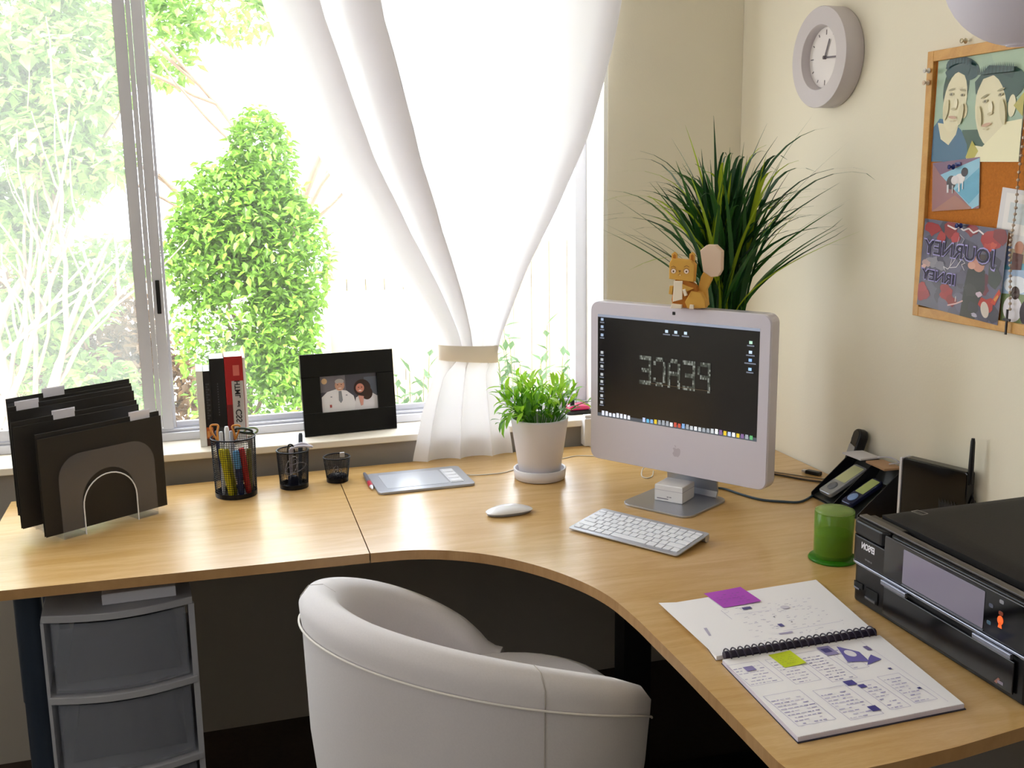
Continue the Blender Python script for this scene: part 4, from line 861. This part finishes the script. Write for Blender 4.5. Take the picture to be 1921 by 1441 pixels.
for cx, cy, r, c in ((.12, .9, .10, '9c1c20'), (.24, .82, .07, 'a82a2c'), (.35, .93, .11, '8c1a20'), (.42, .84, .07, 'b03034'), (.6, .95, .08, '8a2028'), (.83, .88, .13, 'a41c18'), (.92, .93, .1, '7c1416'), (.8, .78, .06, 'b83828'), (.86, .82, .04, 'c84a30'),
                    (.06, .14, .10, '9c1c28'), (.05, .22, .07, 'a82830'), (.38, .2, .10, 'a01c20'), (.44, .14, .07, '8c1418'), (.34, .26, .06, '941a22'), (.80, .44, .07, '5c2436'), (.82, .34, .06, '6a2438')): js.append(blob(cx, cy, r, c))
for cx, cy, r, c in ((.16, .53, .10, '8a8894'), (.08, .50, .06, 'b89a98'), (.05, .46, .04, 'd8b0a8'), (.26, .5, .08, '7c7a88')): js.append(blob(cx, cy, r, c, sy=.7))
js += [blob(.9, .5, .09, '3c4440', sy=1.6), ('p', [(.56, .0), (.58, .36), (.60, .52), (.68, .58), (.80, .54), (.82, .34), (.76, .18), (.74, 0)], '2e302e'), blob(.66, .3, .09, '3a3c3a'), blob(.7, .12, .07, '34343a'), ('e', .715, .60, .075, .085, 'c48a78', -20), ('e', .76, .65, .06, .06, '3a2624'), ('e', .64, .57, .045, .04, 'd09a88'),
       blob(.86, .19, .10, 'b02418', sy=.8), ('p', [(.9, .22), (.98, .38), (1, .34), (.95, .2)], 'c83c18'), ('p', [(.93, .26), (.97, .32), (.98, .30), (.95, .24)], 'd89038'), ('e', .845, .13, .045, .09, 'cfc2b8', 25), blob(.76, .28, .035, 'cdb8c8'), blob(.73, .05, .04, 'b8b0c4', sy=.6),
       ('l', [(.30, .96), (.40, .93), (.44, .965), (.5, .93), (.56, .96), (.62, .92), (.68, .955), (.74, .92)], .0035, 'e8dce0'), ('l', [(.40, .08), (.5, .12), (.58, .17)], .003, 'e0b8b8'), ('l', [(.49, .14), (.49, .2)], .0025, 'e8dcd8'),
       ('l', [(.46, .86), (.44, .76), (.48, .74), (.52, .84), (.46, .88)], .0012, 'b8b0c0'), ('l', [(.50, .72), (.40, .62), (.38, .5), (.46, .52), (.54, .66), (.48, .74), (.44, .6), (.36, .48), (.30, .50), (.34, .44)], .0014, 'e0dce4'), ('l', [(.52, .62), (.56, .58), (.52, .56), (.56, .50)], .0012, 'd8d0dc')]
M_blank = print_mat('poster_print', rough=.3)
pj = empty('concert_poster', BM @ T(.838, 1.213, .0164) @ RZ(-3.2), 'glossy red and grey concert poster with large mirrored letters', 'poster', 'photos pinned to the cork board')
b = MB(); b.box(0, 0, 0, .254, .19, .0009); b.build('paper', mat('photo_paper'), pj)
art(pj, 'print', .254, .19, js, M_blank, T(0, 0, .0009), dz=.00001)
M_j1 = mat('letter_silver', 'bdb8dc', .5); M_j2 = mat('letter_shadow', '241f38', .5)
for s, x, y, sz, ww in (('JOURNEY', .118, .130, .040, .222), ('IRNEY', .064, .070, .030, .108)):
    text(pj, s, sz * 1.12, T(x, y, .0024), mat('letter_glow', 'a9a0d8', .5), 'lettering', True, .00008, ww + .006, bold=.0016)
    text(pj, s, sz, T(x, y, .0028), M_j2, 'lettering', True, .00008, ww, bold=.0004)
def pushpin(x, y, col, label, z=.0165, m=None, gr='push pins on the cork board'):
    root = empty('push_pin', BM @ T(x, y, z), label, 'push pin', gr); m = mat('pin_' + col, col, .25, metal=.6 if col == 'd8ccb0' else 0)
    b = MB(); b.lathe([(.0055, .003), (.0058, .004), (.0028, .006), (.0024, .011), (.005, .013), (.0048, .0145), (.001, .015)], 14, cap=(True, False)); b.build('head', m, root)
    b = MB(); b.lathe([(.0006, -.004), (.0006, .003)], 6); b.build('needle', mat('clip_steel'), root)
pushpin(.93, 1.765, 'd8ccb0', 'brass-coloured pin pushed into the wall just above the board frame', .004)
pushpin(.834, 1.715, 'e8e4e0', 'white pin at the upper left corner of the large two-man photo', .0165)
pushpin(.834, 1.690, 'e6d0b8', 'tan pin just below the white pin on the left frame', .0165)
pushpin(.93, 1.512, '20307a', 'blue pin holding the dog photo', .0145)
pushpin(.975, 1.392, '283878', 'dark blue pin at the top of the concert poster', .0222)
# string of beads with a cross
rb = empty('rosary', BM, 'string of pale beads with a dark cross, hanging over the right of the cork board', 'beads')
b = MB(); pts = catmull([(1.133, 1.72, .018), (1.128, 1.6, .018), (1.120, 1.5, .018), (1.118, 1.42, .018), (1.112, 1.36, .018), (1.118, 1.30, .018), (1.124, 1.235, .018)], 12); b.tube(pts, .0007, 5); b.build('cord', mat('bead_cord', '6a5c4c', .7), rb)
bead = None
for p in pts[::2]:
    if bead is None: q = MB(); q.sphere((0, 0, 0), .0034, 10); o = q.build('bead', mat('bead', 'c4b09c', .3), rb); bead = o.data
    else: o = mesh_obj('bead', bead, rb)
    o.location = p
b = MB(); b.box(1.1225, 1.185, .0225, 1.1265, 1.235, .026, bev=.0006); b.box(1.115, 1.212, .0226, 1.134, 1.217, .0259, bev=.0006); b.build('cross', mat('cross_dark', '2a2226', .4), rb)

# ================================================================ PENDANT GLOBE
dG = (fw + r2 * ((1925 - 960.5) / 2000) + u2 * (-(-68 - 720.5) / 2000)) * 1.62
gl = CAM + dG; gr_ = 148 / 2000 * 1.62 * 1.0
pl = empty('pendant_globe', Matrix.Translation(gl), 'white paper globe pendant lamp at the upper right, near the wall', 'lamp')
b = MB(); n = 40
b.lathe([(max(.02, gr_ * math.sin(PI * i / 40)) * (1 - .004 * (i % 2)), -gr_ * math.cos(PI * i / 40)) for i in range(1, 40)], 48); b.build('shade', mix_mat('paper_shade', 'e6e3ee', .7, transl=.35), pl)
b = MB(); b.tube([(0, 0, gr_ * .9), (0, 0, 2.499 - gl.z)], .0025, 8); b.build('cord', M_white, pl)
b = MB(); b.lathe([(.02, 2.47 - gl.z), (.04, 2.4995 - gl.z)], 24, cap=(True, True)); b.build('ceiling_rose', M_white, pl)

# ================================================================ DESK ORGANIZER + PHONES
og = empty('desk_organizer', T(-.02, -.665, DZ), 'black sloping desk organizer with dividers against the right wall', 'organizer')
M_org = mat('black_organizer', '18181c', .3)
sl = [(0, 0), (0, .102), (-.030, .102), (-.135, .012), (-.135, 0)]
def sideplate(y):
    b = MB(); b.prism([(x, z) for x, z in sl], -.0015, .0015, .0005, frame((0, y, .0006), (1, 0, 0), (0, -1, 0))); return b
for y in (0, -.095, -.190): sideplate(y).build('divider', M_org, og)
b = MB(); b.box(-.003, -.1885, .0006, .0, -.0015, .102); b.box(-.1345, -.1885, .0006, -.003, -.0015, .003); b.build('tray', M_org, og)
b = MB()
for y in (-.0015, -.0965): b.add([(-.132, y - .092, .004), (-.132, y - .001, .004), (-.03, y - .001, .060), (-.03, y - .092, .060), (-.0035, y - .092, .1015), (-.0035, y - .001, .1015)], [[0, 1, 2, 3], [3, 2, 5, 4]])
b.build('sloping_back', mat('organizer_inner', '2c2e2c', .35), og)
def phone(name, y, x0, L, w, cols, label, cat, z=.0):
    d = Vector((.105, 0, .058)).normalized(); nn = Vector((-d.z, 0, d.x)); M = frame(Vector((-.020 + x0, -.665 + y, DZ + .012 + z)), (0, -1, 0), nn)
    root = empty(name, M, label, cat)
    b = MB(); b.prism(rrect(w, L, .008, 5, 0, L / 2), .001, .012, .002); b.build('body', mat(name + '_body', cols[0], .25, metal=.4), root)
    b = MB(); b.prism(rrect(w - .010, L * .52, .002, 3, 0, L * .68), .0121, .0126); b.build('screen', mat(name + '_screen', cols[1], .08, coat=1), root)
    b = MB(); b.lathe([(.013, .0121), (.013, .0135), (.005, .0135)], 24, T(0, L * .24, 0), cap=(False, True)); b.build('control_ring', mat(name + '_ring', cols[2], .3), root)
    return root
phone('mobile_phone', -.05, -.128, .115, .050, ('9fa2aa', 'c8cc9c', '70747c'), 'silver mobile phone in the left slot of the organizer', 'phone', .004)
phone('music_player', -.138, -.128, .098, .040, ('22284a', 'a9b86c', '7f9cd0'), 'small dark blue music player in the right slot of the organizer', 'music player', .004)
b = MB(); b.box(-.06, -.075, .1035, -.004, -.005, .108, bev=.001, m=RZ(3)); tag(b.build('paper_pad', mat('pad_paper', 'd9d6da', .7), None, T(-.02, -.665, DZ)), 'white paper pad lying on the rear top edge of the organizer', 'paper')
b = MB(); b.box(-.052, -.175, .1035, -.006, -.10, .109, bev=.001, m=RZ(-2)); tag(b.build('card_holder', mat('tan_card', 'b08a68', .6), None, T(-.02, -.665, DZ)), 'brown card lying on the organizer next to the router', 'card')
b = MB(); b.tube(catmull([(-.012, -.085, .112), (-.03, -.11, .118), (-.02, -.14, .124), (-.01, -.16, .116), (-.03, -.15, .112)], 6), .0016, 6); tag(b.build('earphone_cord', mat('pale_cable'), None, T(-.02, -.665, DZ)), 'thin white cord curled on top of the organizer', 'cable')
# cordless handset behind the organizer
hs = empty('cordless_phone', frame((-.046, -.643, DZ + .045), (0, -1, 0), (-1, .15, .25)), 'black and silver cordless handset standing behind the organizer', 'phone')
b = MB(); b.prism(rrect(.040, .115, .018, 6, 0, .058), -.016, .008, .005, RZ(-9)); b.build('body', M_black, hs)
b = MB(); b.prism(rrect(.030, .030, .004, 3, 0, .058), .0082, .0095, 0, RZ(-9)); b.build('display', mat('phone_silver', 'b8bcc6', .3, metal=.5), hs)
b = MB(); b.prism(rrect(.030, .034, .010, 4, 0, .093), .0082, .0092, 0, RZ(-9)); b.build('earpiece', mat('dark_grey_plastic', '2e2e30', .4), hs)
b = MB(); b.prism(rrect(.05, .03, .006, 4, 0, 0), -.045, -.0, .003, T(0, -.03, 0)); b.build('cradle', M_black, hs)
# router
RM = T(-.070, -.925, DZ) @ RZ(-72)
ro = empty('router', RM, 'black wireless router on its edge with one upright antenna', 'router')
b = MB(); b.prism(rrect(.158, .150, .008, 4, .06, .078), -.018, .010, .003, frame((0, 0, 0.003), (1, 0, 0), (0, -1, 0))); b.build('body', M_blackgl, ro)
b = MB(); b.box(-.0245, -.012, .004, -.0190, .020, .155, bev=.002); b.build('front_edge', mat('router_silver', 'dcdde8', .25, metal=.2), ro)
b = MB(); b.lathe([(.0055, 0), (.006, .02), (.0048, .09), (.0035, .098)], 12, T(.139, 0, .130), cap=(True, True)); b.box(.136, -.005, .128, .142, .005, .145); b.build('antenna', M_black, ro)
rv = [('r', .02 + .05 * i, .0 + .1 * (i % 2), .04 + .05 * i, .9 - .08 * (i % 3), '2c2c34') for i in range(18)]
art(ro, 'printed_label', .05, .045, rv, M_print, frame((.075, -.0102, .045), (1, 0, 0), (0, -1, 0)))
b = MB(); b.tube(catmull([(.135, .01, .115), (.150, .012, .07), (.160, .014, .03), (.168, .016, .004)], 6), .0022, 6); b.tube(catmull([(.139, .02, .09), (.165, .02, .04), (.185, .02, .006)], 6), .0022, 6); b.build('cable', M_black, ro)

# ================================================================ CANDLE JAR
cd = empty('candle_jar', T(-.345, -1.052, DZ), 'green glass jar candle on a round glass base beside the printer', 'candle')
M_gg = mix_mat('green_glass', '7fb23a', .12, transp=.45, transl=.35)
b = MB(); b.lathe([(.001, .0005), (.048, .0005), (.049, .003), (.047, .006), (.001, .006)], 48); b.build('base', mix_mat('green_base', '3f9a1c', .15, transp=.25, transl=.4), cd)
b = MB(); b.lathe([(.036, .0065), (.0385, .012), (.0395, .100), (.0385, .101), (.0375, .100), (.0365, .014), (.001, .012)], 48); b.build('jar', M_gg, cd)
b = MB(); b.lathe([(.001, .0125), (.0355, .014), (.036, .055), (.034, .058), (.001, .056)], 40); b.build('wax', mix_mat('wax', '7d8a1e', .6, transl=.3), cd)
b = MB(); b.lathe([(.0385, .1015), (.039, .104), (.030, .108), (.006, .1085), (.001, .1085)], 40); b.lathe([(.001, .1015), (.0385, .1015)], 40); b.build('lid', mix_mat('green_lid', 'a0bc6c', .2, transp=.35, transl=.3), cd)

# ================================================================ PRINTER
PX0, PY0, PL, PD, PH = -.433, -1.238, .455, .39, .160     # front plane x, first corner y, length along -y, depth towards wall, height
PM = frame((PX0, PY0, DZ), (0, -1, 0), (-1, 0, 0))          # local x along the front, y up, z toward the room
pr_ = empty('printer', PM, 'black all-in-one printer with a tilted touch screen at the desk\'s right side', 'printer')
M_pb = mat('printer_black', '0c0b0e', .3, spec=.3); M_pm = mat('printer_matte', '232120', .6, spec=.3, bump=.15, nscale=400)
# lower body with rounded front corners (outline in x/depth, extruded up)
def plan(x0, x1, z0, z1, r, n=5):
    o = [(x0, z0), (x1, z0)]
    o += [(x1 - r + r * math.cos(t), z1 - r + r * math.sin(t)) for t in [PI / 2 * i / n for i in range(n + 1)]]
    o += [(x0 + r - r * math.sin(t), z1 - r + r * math.cos(t)) for t in [PI / 2 * i / n for i in range(n + 1)]]
    return o
UPM = frame((0, 0, 0), (1, 0, 0), (0, 1, 0))              # prism z -> up; prism y -> -z
def vbox(b, poly, y0, y1, bev=0, mi=0):
    b.prism([(x, -z) for x, z in poly], y0, y1, bev, UPM, mi)
b = MB(); vbox(b, plan(0.004, PL - .004, -PD, -.004, .016), .002, .074, .003); b.build('base', M_pb, pr_)
b = MB(); vbox(b, plan(0, PL, -.06, .001, .018), .0745, .0795, .0012); b.build('silver_trim', mat('printer_silver', '8e909c', .25, metal=.7), pr_)
b = MB(); vbox(b, plan(0.0, PL, -PD, -.0, .018), .080, .128, .002); vbox(b, plan(0.0, .0995, -.05, -.001, .016), .1285, .156, .004); vbox(b, plan(.1, PL, -.030, -.006, .016), .1285, .156, .003)
vbox(b, plan(0, PL, -PD, -.052, .006), .1285, .146, .002); b.build('body', M_pb, pr_)
b = MB(); vbox(b, plan(.002, PL - .002, -.030, -.014, .002), .1562, .160, .001); b.build('top_rim', mat('printer_edge', '4a4440', .35), pr_)
# scanner lid with dished surface
lid = MB(); nx, nz = 24, 16; V = []; x0, x1, z0, z1 = .012, PL - .006, -PD + .01, -.056
for i in range(nx + 1):
    for j in range(nz + 1):
        u, v = i / nx, j / nz; e = min(1, 14 * u, 14 * (1 - u), 14 * v, 14 * (1 - v)); dsh = math.exp(-(((u - .62) / .32) ** 2 + ((v - .25) / .38) ** 2))
        V.append((x0 + (x1 - x0) * u, .158 + .008 * e ** .5 - .007 * dsh * e + .004 * (1 - v), z0 + (z1 - z0) * v))
F = [[i * (nz + 1) + j, i * (nz + 1) + j + 1, (i + 1) * (nz + 1) + j + 1, (i + 1) * (nz + 1) + j] for i in range(nx) for j in range(nz)]
lid.add(V, F, smooth=True); lid.box(x0, .147, z0, x1, .158, z1); lid.build('scanner_lid', M_pm, pr_)
art(pr_, 'printed_icon', .024, .016, [('l', [(0, 0), (1, 0), (1, 1), (0, 1), (0, 0)], .0016, 'a8a49c'), ('l', [(.1, .3), (.9, .3)], .001, 'a8a49c')], M_print, frame((.035, .1672, -.10), (1, 0, -.2), (0, 1, 0)), clip=False)
# control panel with screen
b = MB(); b.prism(rrect(.345, .072, .003, 3, .277, .120), .0008, .0036, .001); b.build('control_panel', M_blackgl, pr_)
b = MB(); b.prism(rrect(.196, .060, .002, 3, .256, .119), .0037, .0045, .0003); b.build('touch_screen', mat('printer_screen', '857f92', .22), pr_)  # grey-purple reflection put into the screen's base colour
b = MB(); b.box(.158, .0855, .0037, .355, .0875, .0052); b.build('screen_edge', mat('printer_silver'), pr_)
for k, (x, w) in enumerate(((.102, .068), (.334, .082))):
    b = MB(); b.box(x, .066, .0, x + w, .0742, .006, bev=.001); b.build('tray_grip', mat('printer_silver'), pr_)
b = MB(); b.box(.105, .012, -.0025, .42, .063, .0012, bev=.001); b.build('paper_tray_door', mat('tray_black', '0e0e12', .2), pr_)
for (x0_, x1_, y0_, y1_) in ((.014, .040, .030, .040), (.050, .085, .018, .040)):
    b = MB(); b.box(x0_, y0_, -.0035, x1_, y1_, -.0022); b.build('card_slot', mat('slot_black', '020203', .7), pr_)
b = MB(); b.box(.052, .020, -.0020, .082, .024, .0012); b.box(.018, .028, -.002, .034, .031, .0008); b.build('slot_tab', mat('printer_silver'), pr_)
text(pr_, 'EPSON', .0165, T(.054, .114, .0004), mat('logo_white', 'e8e6ee', .4), 'logo', True, .0003, .038, bold=.0005)
art(pr_, 'small_print', .022, .003, [('r', u, 0, u + .07, 1, '77757c') for u in (0, .1, .2, .34, .44, .54, .64, .8, .9)], M_print, T(.047, .090, .0004))
art(pr_, 'badge', .020, .012, [('p', [(0, .2), (.4, 1), (.6, .9), (.3, .1)], '9a6a5c'), ('r', .35, .3, .95, .7, '8f8698')], M_print, T(.383, .014, .0014))
for k, (x, y, c) in enumerate(((.368, .132, '555a6c'), (.366, .104, '3c5a70'), (.389, .128, '8a3a20'), (.389, .146, '8f8f98'))):
    b = MB(); b.prism(rrect(.009, .006, .002, 2, x, y), .0037, .0043); b.build('button', mat('btn_' + c, c, .3), pr_)
b = MB(); b.prism([(.389 + .006 * math.cos(t), .117 + .007 * math.sin(t)) for t in [2 * PI * i / 16 for i in range(16)]], .0037, .0044); b.prism([(.385, .105), (.393, .105), (.391, .114), (.387, .114)], .0037, .0044); b.build('lit_icon', mat('orange_light', 'e06028', .4, emit=.6), pr_)

# ================================================================ NOTEBOOK
nbm = T(0, 0, 0)
nb = empty('spiral_notebook', T(-.640, -1.405, DZ), 'open spiral notebook with sketched pages on the right desk arm', 'notebook')
def sheet(b, quad, z0, z1): b.prism([(x + .640, y + 1.405) for x, y in quad], z0, z1)
b = MB(); sheet(b, [(-.7845, -1.401), (-.4850, -1.397), (-.4500, -1.158), (-.7500, -1.176)], .0012, .0075); o = b.build('flipped_pages', mat('page_white', 'f3f1f6', .7), nb)
b = MB(); sheet(b, [(-.7845, -1.4005), (-.72, -1.400), (-.74, -1.180), (-.7830, -1.170)], .0076, .0081); b.build('loose_page', mat('page_white'), nb)
b = MB(); sheet(b, [(-.7850, -1.400), (-.4840, -1.3965), (-.4480, -1.150), (-.7490, -1.172)], .0004, .0012); sheet(b, [(-.7960, -1.667), (-.5120, -1.657), (-.4860, -1.411), (-.7820, -1.413)], .0004, .0012); b.build('cover', mat('cover_dark', '2a2636', .5), nb)
b = MB(); sheet(b, [(-.7945, -1.664), (-.5135, -1.654), (-.4870, -1.412), (-.7810, -1.415)], .0013, .0078); b.build('page_block', mat('page_side', 'cfc8d8', .8), nb)
b = MB(); sheet(b, [(-.7943, -1.663), (-.5137, -1.653), (-.4872, -1.4121), (-.7808, -1.4151)], .0079, .0084); b.build('top_page', mat('page_white'), nb)
rng = random.Random(44)
def scribble(n, x0, y0, x1, y1, dens=1.):
    s = []
    for _ in range(n):
        x, y = rng.uniform(x0, x1), rng.uniform(y0, y1); l = rng.uniform(.004, .03) * dens; s.append(('r', x, y, x + l, y + .004, rng.choice(['a9a2c4', '8f88b4', 'b9b4cc', '6f68a0'])))
    return s
s1 = []
for cx, cy, w, h in ((.06, .62, .2, .3), (.30, .55, .16, .36), (.5, .50, .16, .42), (.70, .60, .1, .34), (.06, .1, .22, .38), (.34, .06, .2, .38), (.6, .08, .12, .36), (.76, .1, .14, .36)):
    s1.append(('l', [(cx, cy), (cx + w, cy), (cx + w, cy + h), (cx, cy + h), (cx, cy)], .0006, 'a29ac6'))
    for r in range(int(h * 26)):
        y = cy + .015 + r * .036
        if y > cy + h - .02: break
        x = cx + .01
        while x < cx + w - .04:
            l = rng.uniform(.01, .035)
            if rng.random() < .8: s1.append(('r', x, y, x + l, y + .008, rng.choice(['b9b2d2', 'a49cc8', '9088bc', 'cfcadf'])))
            x += l + .008
s1 += [('r', .66, .82, .74, .95, '8d87b8'), ('p', [(.72, .70), (.78, .92), (.86, .80), (.84, .66)], '6a62b0'), ('p', [(.80, .62), (.92, .66), (.9, .74), (.86, .70)], '6058a8'), ('e', .80, .80, .03, .05, 'e8e4f0'), ('r', .67, .86, .72, .92, '3c3880'), ('r', .55, .42, .61, .48, '3c3890'), ('r', .60, .37, .64, .41, '4a4498'), ('r', .50, .10, .55, .16, '3a3688'), ('r', .13, .80, .19, .86, '8a80b8'), ('r', .92, .80, .95, .86, '6a6298'), ('r', .88, .52, .9, .54, '3c3880'), ('r', .88, .24, .9, .26, '3c3880'), ('l', [(.93, .05), (.955, .93)], .0005, 'b4aed0')]
PMx = frame((-.7945 + .640, -1.664 + 1.405, .0085), (.2835, .0095, 0), (0, 0, 1))
art(nb, 'sketches', .282, .246, s1, M_print, PMx, dz=.000004)
s2 = scribble(120, .30, .08, .92, .75) + [('r', .30, .52, .302, .7, '8f88b4'), ('r', .52, .28, .55, .33, '5a5498'), ('r', .44, .66, .5, .70, '54508c'), ('l', [(.5, .2), (.9, .22)], .0006, 'a29ac6'), ('l', [(.35, .6), (.6, .58)], .0006, 'a29ac6'), ('e', .7, .6, .03, .03, 'd8d4e4'), ('r', .46, .16, .55, .18, 'b0a8cc'), ('p', [(.06, .3), (.075, .3), (.10, .44), (.08, .44)], 'b9b4cc'), ('e', .62, .33, .006, .008, '3c3858'), ('e', .56, .46, .005, .007, '3c3858')]
art(nb, 'sketches', .29, .225, s2, M_print, frame((-.778 + .640, -1.396 + 1.405, .0083), (1, .01, 0), (0, 0, 1)), dz=.000004)
M_bind = mat('binding_plum', '2c2438', .35)
p0, p1 = Vector((-.775 + .640, -1.4085 + 1.405, .012)), Vector((-.492 + .640, -1.4045 + 1.405, .012))
b = MB(); b.tube([p0, p1], .0062, 12); b.build('spine', M_bind, nb)
ringm = None
for k in range(22):
    p = p0.lerp(p1, (k + .5) / 22)
    if ringm is None:
        q = MB(); q.tube([(0, .0135 * math.cos(t), .0095 * math.sin(t) - .001) for t in [PI * i / 12 for i in range(13)]], .0013, 6); o = q.build('ring', M_bind, nb); ringm = o.data
    else: o = mesh_obj('ring', ringm, nb)
    o.location = p
def sticky(x, y, w, h, rot, z, col, ink, label):
    root = empty('sticky_note', T(x, y, DZ + z) @ RZ(rot), label, 'sticky note')
    b = MB(); n = 8; V = [(w * i / n - w / 2, s * h / 2, .0003 + .0018 * (i / n) ** 2) for i in range(n + 1) for s in (-1, 1)]
    b.add(V, [[2 * i, 2 * i + 2, 2 * i + 3, 2 * i + 1] for i in range(n)], smooth=True); b.build('paper', mat('note_' + col, col, .75), root)
    art(root, 'handwriting', w, h, [('r', .1 + .12 * (i % 6), .15 + .13 * (i // 6), .1 + .12 * (i % 6) + rng.uniform(.04, .1), .17 + .13 * (i // 6), ink) for i in range(30) if rng.random() < .75], M_print, T(-w / 2, -h / 2, .0022), dz=.00001)
sticky(-.645, -1.190, .078, .072, 3, .0083, 'b04ac0', '6a3490', 'purple sticky note on the flipped notebook pages')
sticky(-.683, -1.447, .040, .048, 2, .0088, 'c4d420', '8a9420', 'yellow-green sticky note on the lower notebook page')

# ================================================================ SMALL THINGS ON THE SILL, CABLES
pk = empty('pink_compact', T(-.485, .098, .8055), 'pink and black gadget on the sill left of the computer', 'gadget')
b = MB(); b.prism(rrect(.085, .07, .012, 5), .0, .010, .003); b.build('base', M_black, pk)
b = MB(); b.prism(rrect(.07, .055, .01, 5), .0105, .024, .005); b.build('shell', mat('pink_plastic', 'd23a6a', .25, coat=.5), pk)
b = MB(); b.lathe([(.007, .0245), (.007, .04), (.004, .045)], 14, T(-.018, -.01, 0), cap=(True, True)); b.build('knob', M_black, pk)
ad = empty('power_adapter', T(-.492, -.012, .758), 'white power adapter clipped over the sill edge beside the computer', 'adapter')
b = MB(); b.box(-.014, -.016, -.0275, .014, .016, .055, bev=.003); b.build('body', M_wplas, ad)
b = MB(); b.box(-.010, -.008, .0555, .010, .010, .063, bev=.001); b.build('plug', M_wplas, ad)
b = MB(); b.tube(catmull([(0, -.002, -.027), (.004, -.03, -.026), (.02, -.06, -.026)], 6), .0016, 6); b.build('cord', M_wplas, ad)
def cable(pts, r, m, label, n=8):
    b = MB(); b.tube(catmull([(x, y, DZ + z) for x, y, z in pts], 8), r, 8); return tag(b.build('cable', m), label, 'cable')
cable([(-.906, -.216, .004), (-.88, -.220, .0018), (-.84, -.223, .0016), (-.802, -.218, .0016), (-.76, -.195, .0016), (-.66, -.155, .0016), (-.60, -.132, .0016), (-.555, -.122, .0016), (-.47, -.17, .0016)], .0014, mat('white_cord', 'dcd9d2', .5), 'thin white cord running from the tablet behind the white pot')
cable([(-.45, -.34, .020), (-.462, -.345, .010), (-.474, -.372, .002), (-.468, -.392, .0018), (-.448, -.378, .0018), (-.436, -.36, .010)], .0015, mat('white_cord'), 'short loop of white cord behind the computer foot')
cable([(-.35, -.53, .004), (-.3266, -.549, .0035), (-.31, -.60, .003), (-.2856, -.655, .003), (-.245, -.685, .003), (-.2084, -.700, .003), (-.16, -.672, .003), (-.115, -.63, .003), (-.07, -.607, .003), (-.03, -.60, .004)], .003, mat('blue_grey_cable', '3c5060', .4), 'thick blue-grey cable curving from the computer to the organizer')
cable([(-.20, -.40, .0025), (-.1350, -.4750, .0025), (-.105, -.522, .0025), (-.0771, -.5560, .0025), (-.045, -.585, .0025), (-.02, -.62, .003)], .0024, mat('dark_cable', '4a4038', .5), 'dark cable lying on the desk along the right wall')
cable([(-.15, -.42, .0015), (-.10, -.480, .0015), (-.058, -.53, .0015), (-.03, -.553, .0015)], .0012, mat('grey_cord', '8c857a', .5), 'thin grey cord lying beside the dark cable by the right wall')
up_ = empty('usb_plug', T(-.040, -.500, DZ) @ RZ(-62), 'black cable plug with a metal tip lying against the right wall', 'plug')
b = MB(); b.box(-.026, -.008, .0, .014, .008, .010, bev=.002); b.build('body', M_black, up_)
b = MB(); b.box(-.038, -.006, .0025, -.0265, .006, .0075); b.build('tip', mat('clip_steel'), up_)
